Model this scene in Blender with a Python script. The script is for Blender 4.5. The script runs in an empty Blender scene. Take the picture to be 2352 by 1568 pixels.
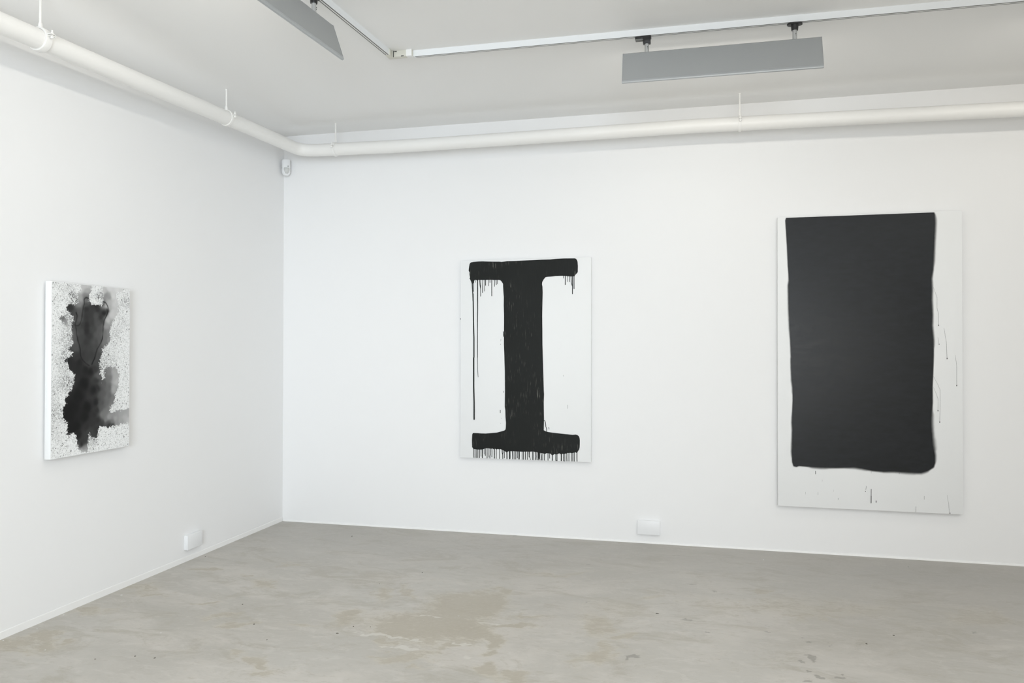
import bpy, bmesh, math
import numpy as np
from mathutils import Vector, Matrix
from mathutils.geometry import tessellate_polygon

S = bpy.context.scene
COL = S.collection
PI = math.pi

# ---------------------------------------------------------------- camera
cam_data = bpy.data.cameras.new('camera')
cam_data.sensor_width = 36.0
cam_data.lens = 26.517
cam_data.clip_start = 0.05
cam = bpy.data.objects.new('camera', cam_data)
COL.objects.link(cam)
YAW, PITCH, ROLL = 0.23632, 0.00864, 0.0014
fwd = Vector((-math.sin(YAW) * math.cos(PITCH), math.cos(YAW) * math.cos(PITCH), math.sin(PITCH)))
rgt = Vector((math.cos(YAW), math.sin(YAW), 0.0))
upv = rgt.cross(fwd)
r2 = rgt * math.cos(ROLL) + upv * math.sin(ROLL)
u2 = upv * math.cos(ROLL) - rgt * math.sin(ROLL)
M = Matrix((r2, u2, -fwd)).transposed().to_4x4()
M.translation = Vector((3.21854, -5.48354, 1.39372))
cam.matrix_world = M
S.camera = cam

# ---------------------------------------------------------------- world, exposure
wd = bpy.data.worlds.new('world')
S.world = wd
wd.use_nodes = True
wd.node_tree.nodes['Background'].inputs[0].default_value = (0.80, 0.90, 1.0, 1)
wd.node_tree.nodes['Background'].inputs[1].default_value = 0.6
S.view_settings.view_transform = 'Standard'
S.view_settings.look = 'None'
S.view_settings.gamma = 1.0
S.view_settings.use_curve_mapping = False
S.view_settings.exposure = 0.06
S.cycles.use_denoising = True
S.cycles.use_light_tree = False
S.cycles.use_adaptive_sampling = True
S.cycles.adaptive_threshold = 0.06
S.cycles.max_bounces = 6
S.cycles.diffuse_bounces = 5
S.cycles.glossy_bounces = 2
S.cycles.caustics_reflective = False
S.cycles.caustics_refractive = False


def area(name, loc, target, sx, sy, power, color):
    ld = bpy.data.lights.new(name, 'AREA')
    ld.shape = 'RECTANGLE'
    ld.size, ld.size_y = sx, sy
    ld.energy = power
    ld.color = color
    o = bpy.data.objects.new(name, ld)
    COL.objects.link(o)
    o.location = loc
    o.rotation_euler = (Vector(target) - Vector(loc)).to_track_quat('-Z', 'Y').to_euler()
    return o


# daylight through the shop window behind the camera, and added fill lamps for the overall brightness
wl = area('window_daylight', (3.4, -8.7, 1.7), (0.3, -0.2, 1.5), 2.0, 2.2, 40.0, (0.80, 0.90, 1.0))
wl.data.spread = 1.2
area('front_fill', (4.7, -7.4, 1.35), (1.5, -0.6, 1.9), 2.5, 1.1, 44.0, (1.0, 0.975, 0.94))  # unseen fill added for brightness and a glow on the black paint
area('low_bounce_fill', (3.0, -7.8, 0.3), (0.8, -0.5, 3.0), 3.0, 0.8, 22.0, (1.0, 0.98, 0.93))  # unseen low lamp added in place of daylight bouncing off the floor
area('ceiling_fill', (5.6, -5.2, 3.05), (5.6, -5.2, 0.0), 2.5, 2.5, 76.0, (0.95, 0.98, 1.0))  # unseen overhead fill added to lift the room's brightness
area('ceiling_fill', (3.0, -3.2, 3.05), (3.0, -3.2, 0.0), 1.6, 1.6, 14.0, (1.0, 0.975, 0.93))  # second added overhead fill, weaker and nearer the back wall
WASHER_POWER = 3.6
WASHER_COLOR = (1.0, 0.955, 0.87)

# ---------------------------------------------------------------- traced outlines, metres in each painting's own plane or on the floor
LETTER = [[0.0757,-0.021],[0.0844,-0.0159],[0.106,-0.013],[0.1384,-0.0109],[0.1707,-0.0107],[0.2137,-0.0133],[0.2566,-0.0153],[0.2994,-0.0164],[0.3207,-0.0188],[0.342,-0.0169],[0.3632,-0.0141],[0.411,-0.0143],[0.6178,-0.0101],[0.6907,-0.01],[0.7114,-0.0079],[0.7425,-0.0062],[0.7838,-0.0051],[0.825,-0.0057],[0.8702,-0.0067],[0.8784,-0.0094],[0.8866,-0.0186],[0.8917,-0.0328],[0.8938,-0.0632],[0.8929,-0.1078],[0.8868,-0.1158],[0.8745,-0.1279],[0.8694,-0.137],[0.8458,-0.1382],[0.8253,-0.1366],[0.8047,-0.1334],[0.7964,-0.1333],[0.7717,-0.1321],[0.7262,-0.1327],[0.7013,-0.1356],[0.6702,-0.1373],[0.6535,-0.1403],[0.641,-0.1545],[0.6296,-0.1748],[0.6276,-0.1911],[0.6312,-0.2096],[0.6329,-0.2545],[0.6314,-0.3093],[0.6294,-0.4241],[0.6308,-0.5304],[0.6315,-0.6367],[0.6339,-0.7111],[0.6371,-0.8085],[0.639,-0.8692],[0.642,-0.9739],[0.6438,-1.0014],[0.6416,-1.0566],[0.6436,-1.1834],[0.6421,-1.2551],[0.6419,-1.2639],[0.6598,-1.2729],[0.6753,-1.2762],[0.7141,-1.2807],[0.772,-1.2855],[0.8201,-1.2887],[0.8566,-1.2918],[0.8776,-1.2887],[0.891,-1.292],[0.9006,-1.2993],[0.9063,-1.3114],[0.9087,-1.3283],[0.9084,-1.3623],[0.9074,-1.3812],[0.9037,-1.3964],[0.8951,-1.41],[0.8903,-1.4196],[0.8837,-1.4217],[0.876,-1.4173],[0.8684,-1.4223],[0.8626,-1.4216],[0.8492,-1.4249],[0.8358,-1.4226],[0.83,-1.426],[0.8224,-1.424],[0.8108,-1.4282],[0.7916,-1.4337],[0.782,-1.4322],[0.7762,-1.4371],[0.7685,-1.4355],[0.7569,-1.4293],[0.7473,-1.4354],[0.7338,-1.4387],[0.7222,-1.4363],[0.7106,-1.4443],[0.7028,-1.4446],[0.6912,-1.4337],[0.6718,-1.4319],[0.664,-1.4318],[0.6505,-1.438],[0.6349,-1.4329],[0.6174,-1.4317],[0.5979,-1.4286],[0.5783,-1.4255],[0.5588,-1.4224],[0.5392,-1.425],[0.5098,-1.4251],[0.4843,-1.427],[0.4638,-1.4268],[0.4244,-1.4254],[0.4006,-1.4253],[0.3848,-1.4268],[0.3729,-1.4282],[0.365,-1.4353],[0.3591,-1.4355],[0.3452,-1.4254],[0.3292,-1.4193],[0.3113,-1.4122],[0.3034,-1.4163],[0.2934,-1.4119],[0.2854,-1.417],[0.2715,-1.4117],[0.2635,-1.4178],[0.2535,-1.4104],[0.2415,-1.4128],[0.2155,-1.4099],[0.2014,-1.4104],[0.1854,-1.4158],[0.1754,-1.421],[0.1693,-1.4212],[0.1553,-1.4217],[0.1351,-1.4224],[0.115,-1.4193],[0.1039,-1.4197],[0.0937,-1.4045],[0.0927,-1.3715],[0.0922,-1.3521],[0.0936,-1.3229],[0.0949,-1.3093],[0.0986,-1.3014],[0.1046,-1.2988],[0.1349,-1.2992],[0.1651,-1.3008],[0.2012,-1.3004],[0.2352,-1.2966],[0.2852,-1.2911],[0.315,-1.2829],[0.3428,-1.2743],[0.3527,-1.2653],[0.3547,-1.2469],[0.3556,-1.2139],[0.3521,-1.175],[0.3508,-1.1249],[0.3462,-1.0972],[0.3476,-0.9801],[0.3461,-0.8297],[0.3431,-0.7406],[0.3425,-0.7145],[0.339,-0.6394],[0.3396,-0.4247],[0.3373,-0.3441],[0.3379,-0.2946],[0.3379,-0.2802],[0.3344,-0.243],[0.3318,-0.2017],[0.3317,-0.1831],[0.321,-0.1665],[0.3103,-0.155],[0.2997,-0.1529],[0.2569,-0.1526],[0.2462,-0.1504],[0.1926,-0.151],[0.1387,-0.1496],[0.1301,-0.1547],[0.1214,-0.1484],[0.1128,-0.1483],[0.1085,-0.1546],[0.1063,-0.1629],[0.0956,-0.1794],[0.0895,-0.1794],[0.0825,-0.1585],[0.0749,-0.1439],[0.0705,-0.1355],[0.0749,-0.1303],[0.0705,-0.1063],[0.0715,-0.0918],[0.0639,-0.0792],[0.065,-0.0646],[0.0682,-0.0438],[0.0714,-0.0292]]
LETTER_DRIPS = [[[0.1079,-1.4147,0.0054],[0.1074,-1.454,0.0054],[0.1081,-1.4885,0.0054]],[[0.117,-1.4163,0.0035],[0.1169,-1.4547,0.0035],[0.1171,-1.4881,0.0035]],[[0.1261,-1.416,0.0043],[0.1263,-1.4548,0.0043],[0.1262,-1.4888,0.0043]],[[0.1388,-1.4155,0.0051],[0.139,-1.4545,0.0051],[0.1389,-1.4887,0.0051]],[[0.1512,-1.417,0.0051],[0.1509,-1.455,0.0051],[0.1514,-1.4882,0.0051]],[[0.1629,-1.4127,0.0039],[0.1624,-1.4447,0.0039],[0.163,-1.4718,0.0039]],[[0.1729,-1.4124,0.0062],[0.173,-1.4526,0.0062],[0.1731,-1.4879,0.0062]],[[0.1878,-1.4118,0.0031],[0.1875,-1.436,0.0031],[0.1879,-1.4554,0.0031]],[[0.1964,-1.4076,0.0051],[0.1967,-1.4391,0.0051],[0.1966,-1.4657,0.0051]],[[0.2105,-1.4091,0.0051],[0.2108,-1.4507,0.0051],[0.2106,-1.4874,0.0051]],[[0.2245,-1.4066,0.0047],[0.2248,-1.4439,0.0047],[0.2246,-1.4763,0.0047]],[[0.2475,-1.4077,0.0047],[0.2482,-1.443,0.0047],[0.2476,-1.4734,0.0047]],[[0.2665,-1.4109,0.0062],[0.2668,-1.451,0.0062],[0.2666,-1.4862,0.0062]],[[0.281,-1.4104,0.0047],[0.2817,-1.4519,0.0047],[0.2812,-1.4886,0.0047]],[[0.3054,-1.4095,0.0043],[0.305,-1.451,0.0043],[0.3055,-1.4876,0.0043]],[[0.3432,-1.4216,0.0043],[0.3434,-1.4524,0.0043],[0.3433,-1.4785,0.0043]],[[0.363,-1.4267,0.007],[0.3631,-1.4604,0.007],[0.3632,-1.4892,0.007]],[[0.3848,-1.4201,0.0101],[0.3851,-1.4571,0.0101],[0.385,-1.4894,0.0101]],[[0.4184,-1.4227,0.0043],[0.4185,-1.4583,0.0043],[0.4186,-1.489,0.0043]],[[0.4313,-1.4203,0.0051],[0.4311,-1.4568,0.0051],[0.4314,-1.4885,0.0051]],[[0.4431,-1.4237,0.0047],[0.4426,-1.4516,0.0047],[0.4432,-1.4746,0.0047]],[[0.4559,-1.4233,0.0097],[0.4566,-1.4583,0.0097],[0.4561,-1.4885,0.0097]],[[0.4795,-1.4224,0.0047],[0.4794,-1.4569,0.0047],[0.4797,-1.4866,0.0047]],[[0.4903,-1.4239,0.0043],[0.491,-1.4574,0.0043],[0.4905,-1.4862,0.0043]],[[0.5041,-1.4215,0.0047],[0.5048,-1.4574,0.0047],[0.5042,-1.4885,0.0047]],[[0.2365,-1.4091,0.0047],[0.238,-1.4554,0.0047],[0.2326,-1.4653,0.0047],[0.2317,-1.4889,0.0047]],[[0.3263,-1.4155,0.0054],[0.3277,-1.4405,0.0054],[0.3313,-1.4558,0.0054],[0.3314,-1.4886,0.0054]],[[0.3332,-1.4172,0.0035],[0.3352,-1.4325,0.0035],[0.3313,-1.4519,0.0035]],[[0.4036,-1.4242,0.0062],[0.4066,-1.4472,0.0062],[0.4077,-1.4894,0.0062]],[[0.4901,-1.422,0.0051],[0.4902,-1.4575,0.0051],[0.4903,-1.4881,0.0051]],[[0.5039,-1.4196,0.0047],[0.504,-1.4565,0.0047],[0.504,-1.4886,0.0047]],[[0.5196,-1.4209,0.0047],[0.5201,-1.4568,0.0047],[0.5197,-1.4879,0.0047]],[[0.5578,-1.4176,0.0047],[0.5577,-1.4559,0.0047],[0.5579,-1.4893,0.0047]],[[0.5656,-1.4192,0.0043],[0.5657,-1.4565,0.0043],[0.5658,-1.489,0.0043]],[[0.591,-1.4221,0.0058],[0.5907,-1.4584,0.0058],[0.5912,-1.4899,0.0058]],[[0.6066,-1.4196,0.0156],[0.6067,-1.4464,0.0156],[0.6067,-1.4683,0.0156]],[[0.6349,-1.4281,0.0047],[0.6351,-1.4615,0.0047],[0.635,-1.4901,0.0047]],[[0.6475,-1.4277,0.0051],[0.6476,-1.4615,0.0051],[0.6477,-1.4906,0.0051]],[[0.6737,-1.4267,0.0051],[0.6736,-1.4581,0.0051],[0.6739,-1.4848,0.0051]],[[0.6863,-1.43,0.0043],[0.686,-1.4515,0.0043],[0.6864,-1.4681,0.0043]],[[0.7063,-1.4293,0.0066],[0.7062,-1.4621,0.0066],[0.7064,-1.4902,0.0066]],[[0.7328,-1.4302,0.0066],[0.7323,-1.4625,0.0066],[0.7329,-1.4901,0.0066]],[[0.7415,-1.4299,0.0039],[0.7414,-1.4622,0.0039],[0.7416,-1.4897,0.0039]],[[0.7723,-1.4268,0.0074],[0.773,-1.461,0.0074],[0.7725,-1.4904,0.0074]],[[0.7897,-1.4281,0.0058],[0.7898,-1.4613,0.0058],[0.7898,-1.4897,0.0058]],[[0.7983,-1.4278,0.0043],[0.7988,-1.4609,0.0043],[0.7985,-1.4894,0.0043]],[[0.8137,-1.4215,0.0054],[0.8132,-1.458,0.0054],[0.8139,-1.4897,0.0054]],[[0.8291,-1.419,0.0047],[0.829,-1.4569,0.0047],[0.8292,-1.49,0.0047]],[[0.8463,-1.4203,0.0051],[0.847,-1.4576,0.0051],[0.8465,-1.4903,0.0051]],[[0.8569,-1.4199,0.0047],[0.8569,-1.4577,0.0047],[0.857,-1.4908,0.0047]],[[0.868,-1.4157,0.0051],[0.8679,-1.4559,0.0051],[0.8681,-1.4913,0.0051]],[[0.8884,-1.4112,0.0058],[0.8881,-1.4532,0.0058],[0.8886,-1.4905,0.0058]],[[0.5323,-1.4214,0.0086],[0.5324,-1.4635,0.0058]],[[0.5354,-1.4615,0.0039],[0.5403,-1.4747,0.0039],[0.5417,-1.49,0.0039]],[[0.5783,-1.4236,0.0058],[0.5823,-1.4597,0.0058],[0.5794,-1.4751,0.0058],[0.5795,-1.4904,0.0058]],[[0.6038,-1.4646,0.0051],[0.6009,-1.4895,0.0051]],[[0.6106,-1.4643,0.0051],[0.614,-1.4894,0.0051]],[[0.6203,-1.4296,0.0058],[0.6256,-1.4581,0.0058],[0.6263,-1.4895,0.0058]],[[0.7329,-1.4893,0.0035],[0.742,-1.4889,0.0035]],[[0.7898,-1.489,0.0035],[0.7987,-1.4886,0.0035]],[[0.0916,-0.169,0.0079],[0.0934,-0.2003,0.0076],[0.0968,-0.2523,0.0074],[0.0985,-0.3081,0.0071]],[[0.0987,-0.2519,0.0081],[0.102,-0.4251,0.0085],[0.1063,-0.5875,0.0089],[0.1066,-0.7325,0.0092]],[[0.105,-0.7324,0.0101],[0.1055,-0.9572,0.0103],[0.1087,-1.0695,0.0105],[0.109,-1.1958,0.0107]],[[0.1344,-0.1485,0.0071],[0.135,-0.2109,0.0071],[0.1348,-0.3082,0.0071]],[[0.1346,-0.2088,0.007],[0.1355,-0.371,0.0063],[0.1331,-0.5332,0.0056],[0.1352,-0.7321,0.0049]],[[0.1348,-0.732,0.0039],[0.1361,-0.8162,0.0034],[0.1397,-0.879,0.0028]],[[0.1042,-0.1587,0.0046],[0.1043,-0.2107,0.0046],[0.1032,-0.2295,0.0046],[0.0983,-0.2398,0.0046]],[[0.1175,-0.1442,0.0029],[0.1176,-0.1692,0.0029]],[[0.1883,-0.1489,0.0033],[0.1885,-0.2351,0.0033]],[[0.1969,-0.149,0.005],[0.197,-0.1915,0.005]],[[0.2194,-0.1492,0.0038],[0.2195,-0.1958,0.0038]],[[0.2301,-0.1492,0.0042],[0.2302,-0.172,0.0042]],[[0.2445,-0.1494,0.005],[0.2448,-0.2716,0.005]],[[0.2666,-0.1516,0.0038],[0.2667,-0.2013,0.0038]],[[0.2869,-0.1497,0.0038],[0.2869,-0.1817,0.0038]],[[0.1491,-0.1486,0.0046],[0.1528,-0.1861,0.0046],[0.1583,-0.2193,0.0046],[0.1584,-0.2723,0.0046]],[[0.1581,-0.1487,0.0035],[0.1583,-0.211,0.0035]],[[0.1754,-0.1488,0.0046],[0.1723,-0.2454,0.0046]],[[0.2772,-0.1517,0.0042],[0.2795,-0.1889,0.0042]],[[0.7865,-0.1312,0.0038],[0.7866,-0.1495,0.0038]],[[0.801,-0.1313,0.0054],[0.8011,-0.1973,0.0054]],[[0.816,-0.1335,0.0033],[0.8161,-0.1761,0.0033]],[[0.8536,-0.1358,0.0056],[0.8539,-0.2656,0.0056]],[[0.8653,-0.1339,0.0052],[0.8655,-0.2281,0.0052]],[[0.8325,-0.1346,0.0042],[0.834,-0.1762,0.0042]],[[0.8423,-0.1347,0.0046],[0.8459,-0.1844,0.0046],[0.8532,-0.2118,0.0046]],[[0.6425,-1.1945,0.0045],[0.6492,-1.1932,0.0045],[0.6555,-1.2106,0.0045],[0.6578,-1.2381,0.0045],[0.6634,-1.2545,0.0045],[0.6646,-1.2765,0.0045]],[[0.3117,-1.1215,0.0039],[0.3118,-1.1438,0.0039]],[[0.3361,-0.9804,0.0028],[0.3362,-0.9915,0.0028]],[[0.8205,-1.0753,0.0014],[0.8206,-1.1016,0.0014]],[[0.7856,-0.8573,0.0011],[0.7856,-0.8677,0.0011]],[[0.3193,-1.1815,0.0011],[0.3193,-1.1871,0.0011]],[[0.3148,-1.2184,0.0011],[0.3148,-1.224,0.0011]],[[0.6785,-1.2402,0.0034],[0.6814,-1.255,0.0034]],[[0.3333,-0.5374,0.0054],[0.3378,-0.575,0.0054]],[[0.313,-0.63,0.0022],[0.313,-0.6354,0.0022]],[[-0.0013,-0.4378,0.0049],[-0.0013,-0.4438,0.0049]],[[0.3157,-0.594,0.0011],[0.314,-0.6101,0.0011]]]
BLOCK = [[0.0516,-0.0246],[0.0568,-0.0077],[0.0697,0.0001],[0.261,0.0011],[0.4495,0.0021],[0.697,0.0052],[0.9609,0.0049],[0.9729,-0.0007],[0.9799,-0.022],[0.9813,-0.0746],[0.9754,-0.2191],[0.9716,-0.3176],[0.9681,-0.3833],[0.9592,-0.4424],[0.9611,-0.5147],[0.9594,-0.5804],[0.9634,-0.6791],[0.9611,-0.7513],[0.9694,-0.8433],[0.9698,-0.9353],[0.9668,-1.0578],[0.9622,-1.1548],[0.9627,-1.2518],[0.9555,-1.3698],[0.9581,-1.439],[0.9638,-1.5289],[0.9759,-1.5978],[0.9755,-1.6463],[0.9677,-1.6742],[0.9327,-1.6996],[0.8945,-1.7141],[0.8243,-1.7137],[0.7281,-1.7113],[0.6635,-1.7149],[0.5987,-1.7114],[0.5336,-1.6988],[0.4878,-1.6933],[0.3692,-1.7007],[0.2696,-1.7025],[0.2028,-1.699],[0.1357,-1.6962],[0.1188,-1.7031],[0.102,-1.6987],[0.0941,-1.6739],[0.0906,-1.6025],[0.0943,-1.4593],[0.092,-1.4021],[0.0972,-1.2446],[0.0964,-1.1658],[0.09,-1.1158],[0.0866,-1.0299],[0.0856,-0.9726],[0.0872,-0.9582],[0.0829,-0.8441],[0.0772,-0.7423],[0.0718,-0.6064],[0.0696,-0.4705],[0.0743,-0.4365],[0.0673,-0.3345],[0.0619,-0.1983],[0.0562,-0.0962]]
BLOCK_SOFT = [[0.0697,0.0001,0.003],[0.4495,0.0021,0.003],[0.9399,0.0056,0.004],[0.9812,-0.0878,0.01],[0.9716,-0.3176,0.009],[0.9681,-0.3833,0.006],[0.9611,-0.5147,0.008],[0.9634,-0.6791,0.008],[0.9694,-0.8433,0.008],[0.9698,-0.9353,0.004],[0.0562,-0.0962,0.003],[0.0673,-0.3345,0.003],[0.0712,-0.5045,0.006],[0.0775,-0.7083,0.007],[0.0856,-0.912,0.005],[0.9668,-1.0578,0.003],[0.9627,-1.2518,0.004],[0.9541,-1.3837,0.012],[0.958,-1.4529,0.012],[0.9638,-1.5289,0.016],[0.9759,-1.5978,0.009],[0.9677,-1.6742,0.005],[0.8945,-1.7141,0.01],[0.8243,-1.7137,0.012],[0.7281,-1.7113,0.009],[0.5987,-1.7114,0.006],[0.5336,-1.6988,0.01],[0.3692,-1.7007,0.006],[0.2696,-1.7025,0.01],[0.1357,-1.6962,0.004],[0.0941,-1.6739,0.004],[0.0906,-1.6025,0.007],[0.0943,-1.4593,0.006],[0.0972,-1.2446,0.003],[0.0964,-1.1658,0.006],[0.0866,-1.0299,0.005]]
BLOCK_DRIPS = [[[0.9716,-0.4976,0.0005],[0.9925,-0.5661,0.0007],[0.9915,-0.6313,0.0009],[1.0013,-0.6717,0.001],[1.0019,-0.743,0.0012]],[[1.0019,-0.743,0.0042],[1.0019,-0.7498,0.0042]],[[1.0328,-0.7647,0.0006],[1.0398,-0.8112,0.0008],[1.0478,-0.8669,0.0011],[1.0505,-0.9597,0.0013]],[[1.0505,-0.9597,0.0042],[1.0504,-0.9665,0.0042]],[[1.0995,-0.9409,0.0005],[1.1042,-0.9841,0.0008],[1.1074,-1.0149,0.001],[1.107,-1.1353,0.0012]],[[1.107,-1.1353,0.0042],[1.1069,-1.142,0.0042]],[[0.9699,-1.0811,0.0006],[0.9949,-1.1335,0.0008],[1.0088,-1.1674,0.001],[1.0091,-1.2758,0.0011],[1.0061,-1.3749,0.0013]],[[1.0061,-1.3749,0.0042],[1.006,-1.3817,0.0042]],[[0.9693,-1.1524,0.0005],[0.986,-1.1956,0.0007],[0.9959,-1.2264,0.0009],[0.9953,-1.3008,0.001]],[[0.9953,-1.3008,0.0042],[0.9953,-1.3076,0.0042]],[[0.9962,-0.8267,0.0004],[1.0038,-0.8669,0.0008]],[[1.0038,-0.8669,0.003],[1.0037,-0.8738,0.003]],[[0.2413,-1.7275,0.003],[0.2422,-1.7485,0.003]],[[0.5597,-1.8163,0.0022],[0.5571,-1.8402,0.0022]],[[0.5551,-1.8476,0.003],[0.5551,-1.8538,0.003]],[[0.5903,-1.8338,0.003],[0.5899,-1.8793,0.003]],[[0.5899,-1.8793,0.0042],[0.5896,-1.9269,0.0042]],[[0.6204,-1.9091,0.004],[0.6203,-1.921,0.004]],[[0.8624,-1.9361,0.0016],[0.8611,-1.9761,0.0016]],[[1.0477,-1.8536,0.0006],[1.0557,-1.9016,0.0006],[1.0635,-1.9698,0.0006]],[[1.0644,-1.9662,0.004],[1.0643,-1.9764,0.004]],[[0.257,-1.8716,0.0014],[0.2569,-1.8883,0.0014]],[[0.1782,-1.872,0.001],[0.178,-1.8878,0.001]],[[0.3849,-1.9031,0.002],[0.3848,-1.9146,0.002]],[[0.3561,-1.8494,0.0006],[0.356,-1.8625,0.0006]],[[0.9126,-1.865,0.0013],[0.9124,-1.888,0.0013]],[[0.5907,-1.7163,0.0008],[0.5906,-1.7293,0.0008]],[[0.7622,-1.7183,0.002],[0.7621,-1.7276,0.002]],[[0.2847,-1.7841,0.0006],[0.2846,-1.7962,0.0006]]]
WASH = [[0.1814,0.0115],[0.1927,-0.0232],[0.1779,-0.0446],[0.1668,-0.0628],[0.1707,-0.095],[0.1596,-0.113],[0.1193,-0.1113],[0.0977,-0.1265],[0.0942,-0.1468],[0.1159,-0.1521],[0.1232,-0.1607],[0.1378,-0.178],[0.1379,-0.1955],[0.1233,-0.2044],[0.1272,-0.2482],[0.1364,-0.2658],[0.131,-0.2891],[0.1421,-0.3186],[0.1202,-0.3357],[0.1167,-0.3561],[0.1349,-0.3624],[0.1314,-0.3828],[0.1024,-0.3936],[0.0791,-0.4044],[0.1012,-0.4308],[0.1112,-0.4505],[0.1353,-0.4645],[0.1516,-0.4912],[0.1517,-0.5107],[0.1437,-0.5426],[0.1237,-0.5606],[0.1118,-0.5855],[0.0881,-0.6125],[0.096,-0.6292],[0.0843,-0.6473],[0.0725,-0.6686],[0.0844,-0.6825],[0.0746,-0.7039],[0.0924,-0.7283],[0.1044,-0.7425],[0.1065,-0.7717],[0.1145,-0.7808],[0.1066,-0.7943],[0.1146,-0.8018],[0.1286,-0.7906],[0.1529,-0.792],[0.155,-0.8102],[0.1654,-0.8376],[0.1737,-0.8617],[0.1696,-0.8775],[0.1903,-0.8969],[0.2028,-0.9053],[0.2406,-0.9009],[0.2362,-0.8671],[0.2446,-0.8482],[0.2508,-0.8058],[0.2701,-0.8282],[0.2788,-0.8394],[0.3091,-0.8299],[0.3177,-0.7972],[0.3263,-0.7779],[0.3707,-0.7796],[0.4252,-0.7859],[0.4529,-0.7822],[0.4856,-0.7754],[0.5818,-0.7807],[0.5811,-0.6967],[0.4992,-0.6961],[0.4201,-0.7025],[0.3973,-0.6934],[0.4017,-0.6732],[0.4289,-0.6515],[0.4333,-0.6104],[0.4607,-0.5638],[0.4652,-0.5294],[0.4696,-0.4914],[0.4368,-0.4517],[0.3912,-0.4463],[0.3599,-0.462],[0.3602,-0.5095],[0.3381,-0.5218],[0.329,-0.4808],[0.3332,-0.4405],[0.3224,-0.44],[0.334,-0.3737],[0.3419,-0.3493],[0.3822,-0.3223],[0.4025,-0.2916],[0.3941,-0.2605],[0.4063,-0.2294],[0.4184,-0.192],[0.4349,-0.1668],[0.4515,-0.1415],[0.4597,-0.1099],[0.4425,-0.0479],[0.4507,-0.0256],[0.493,-0.0078],[0.4927,0.03],[0.3437,0.0212],[0.34,-0.0279],[0.3482,-0.052],[0.3484,-0.0826],[0.3325,-0.1076],[0.2695,-0.1065],[0.2462,-0.0923],[0.2441,-0.0565],[0.2575,-0.0349],[0.2649,0.0165]]
WASH2 = [[0.05,-0.1794],[0.0729,-0.169],[0.0872,-0.1846],[0.1016,-0.2047],[0.1089,-0.2308],[0.0909,-0.2279],[0.0695,-0.2079],[0.0535,-0.1908]]
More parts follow.
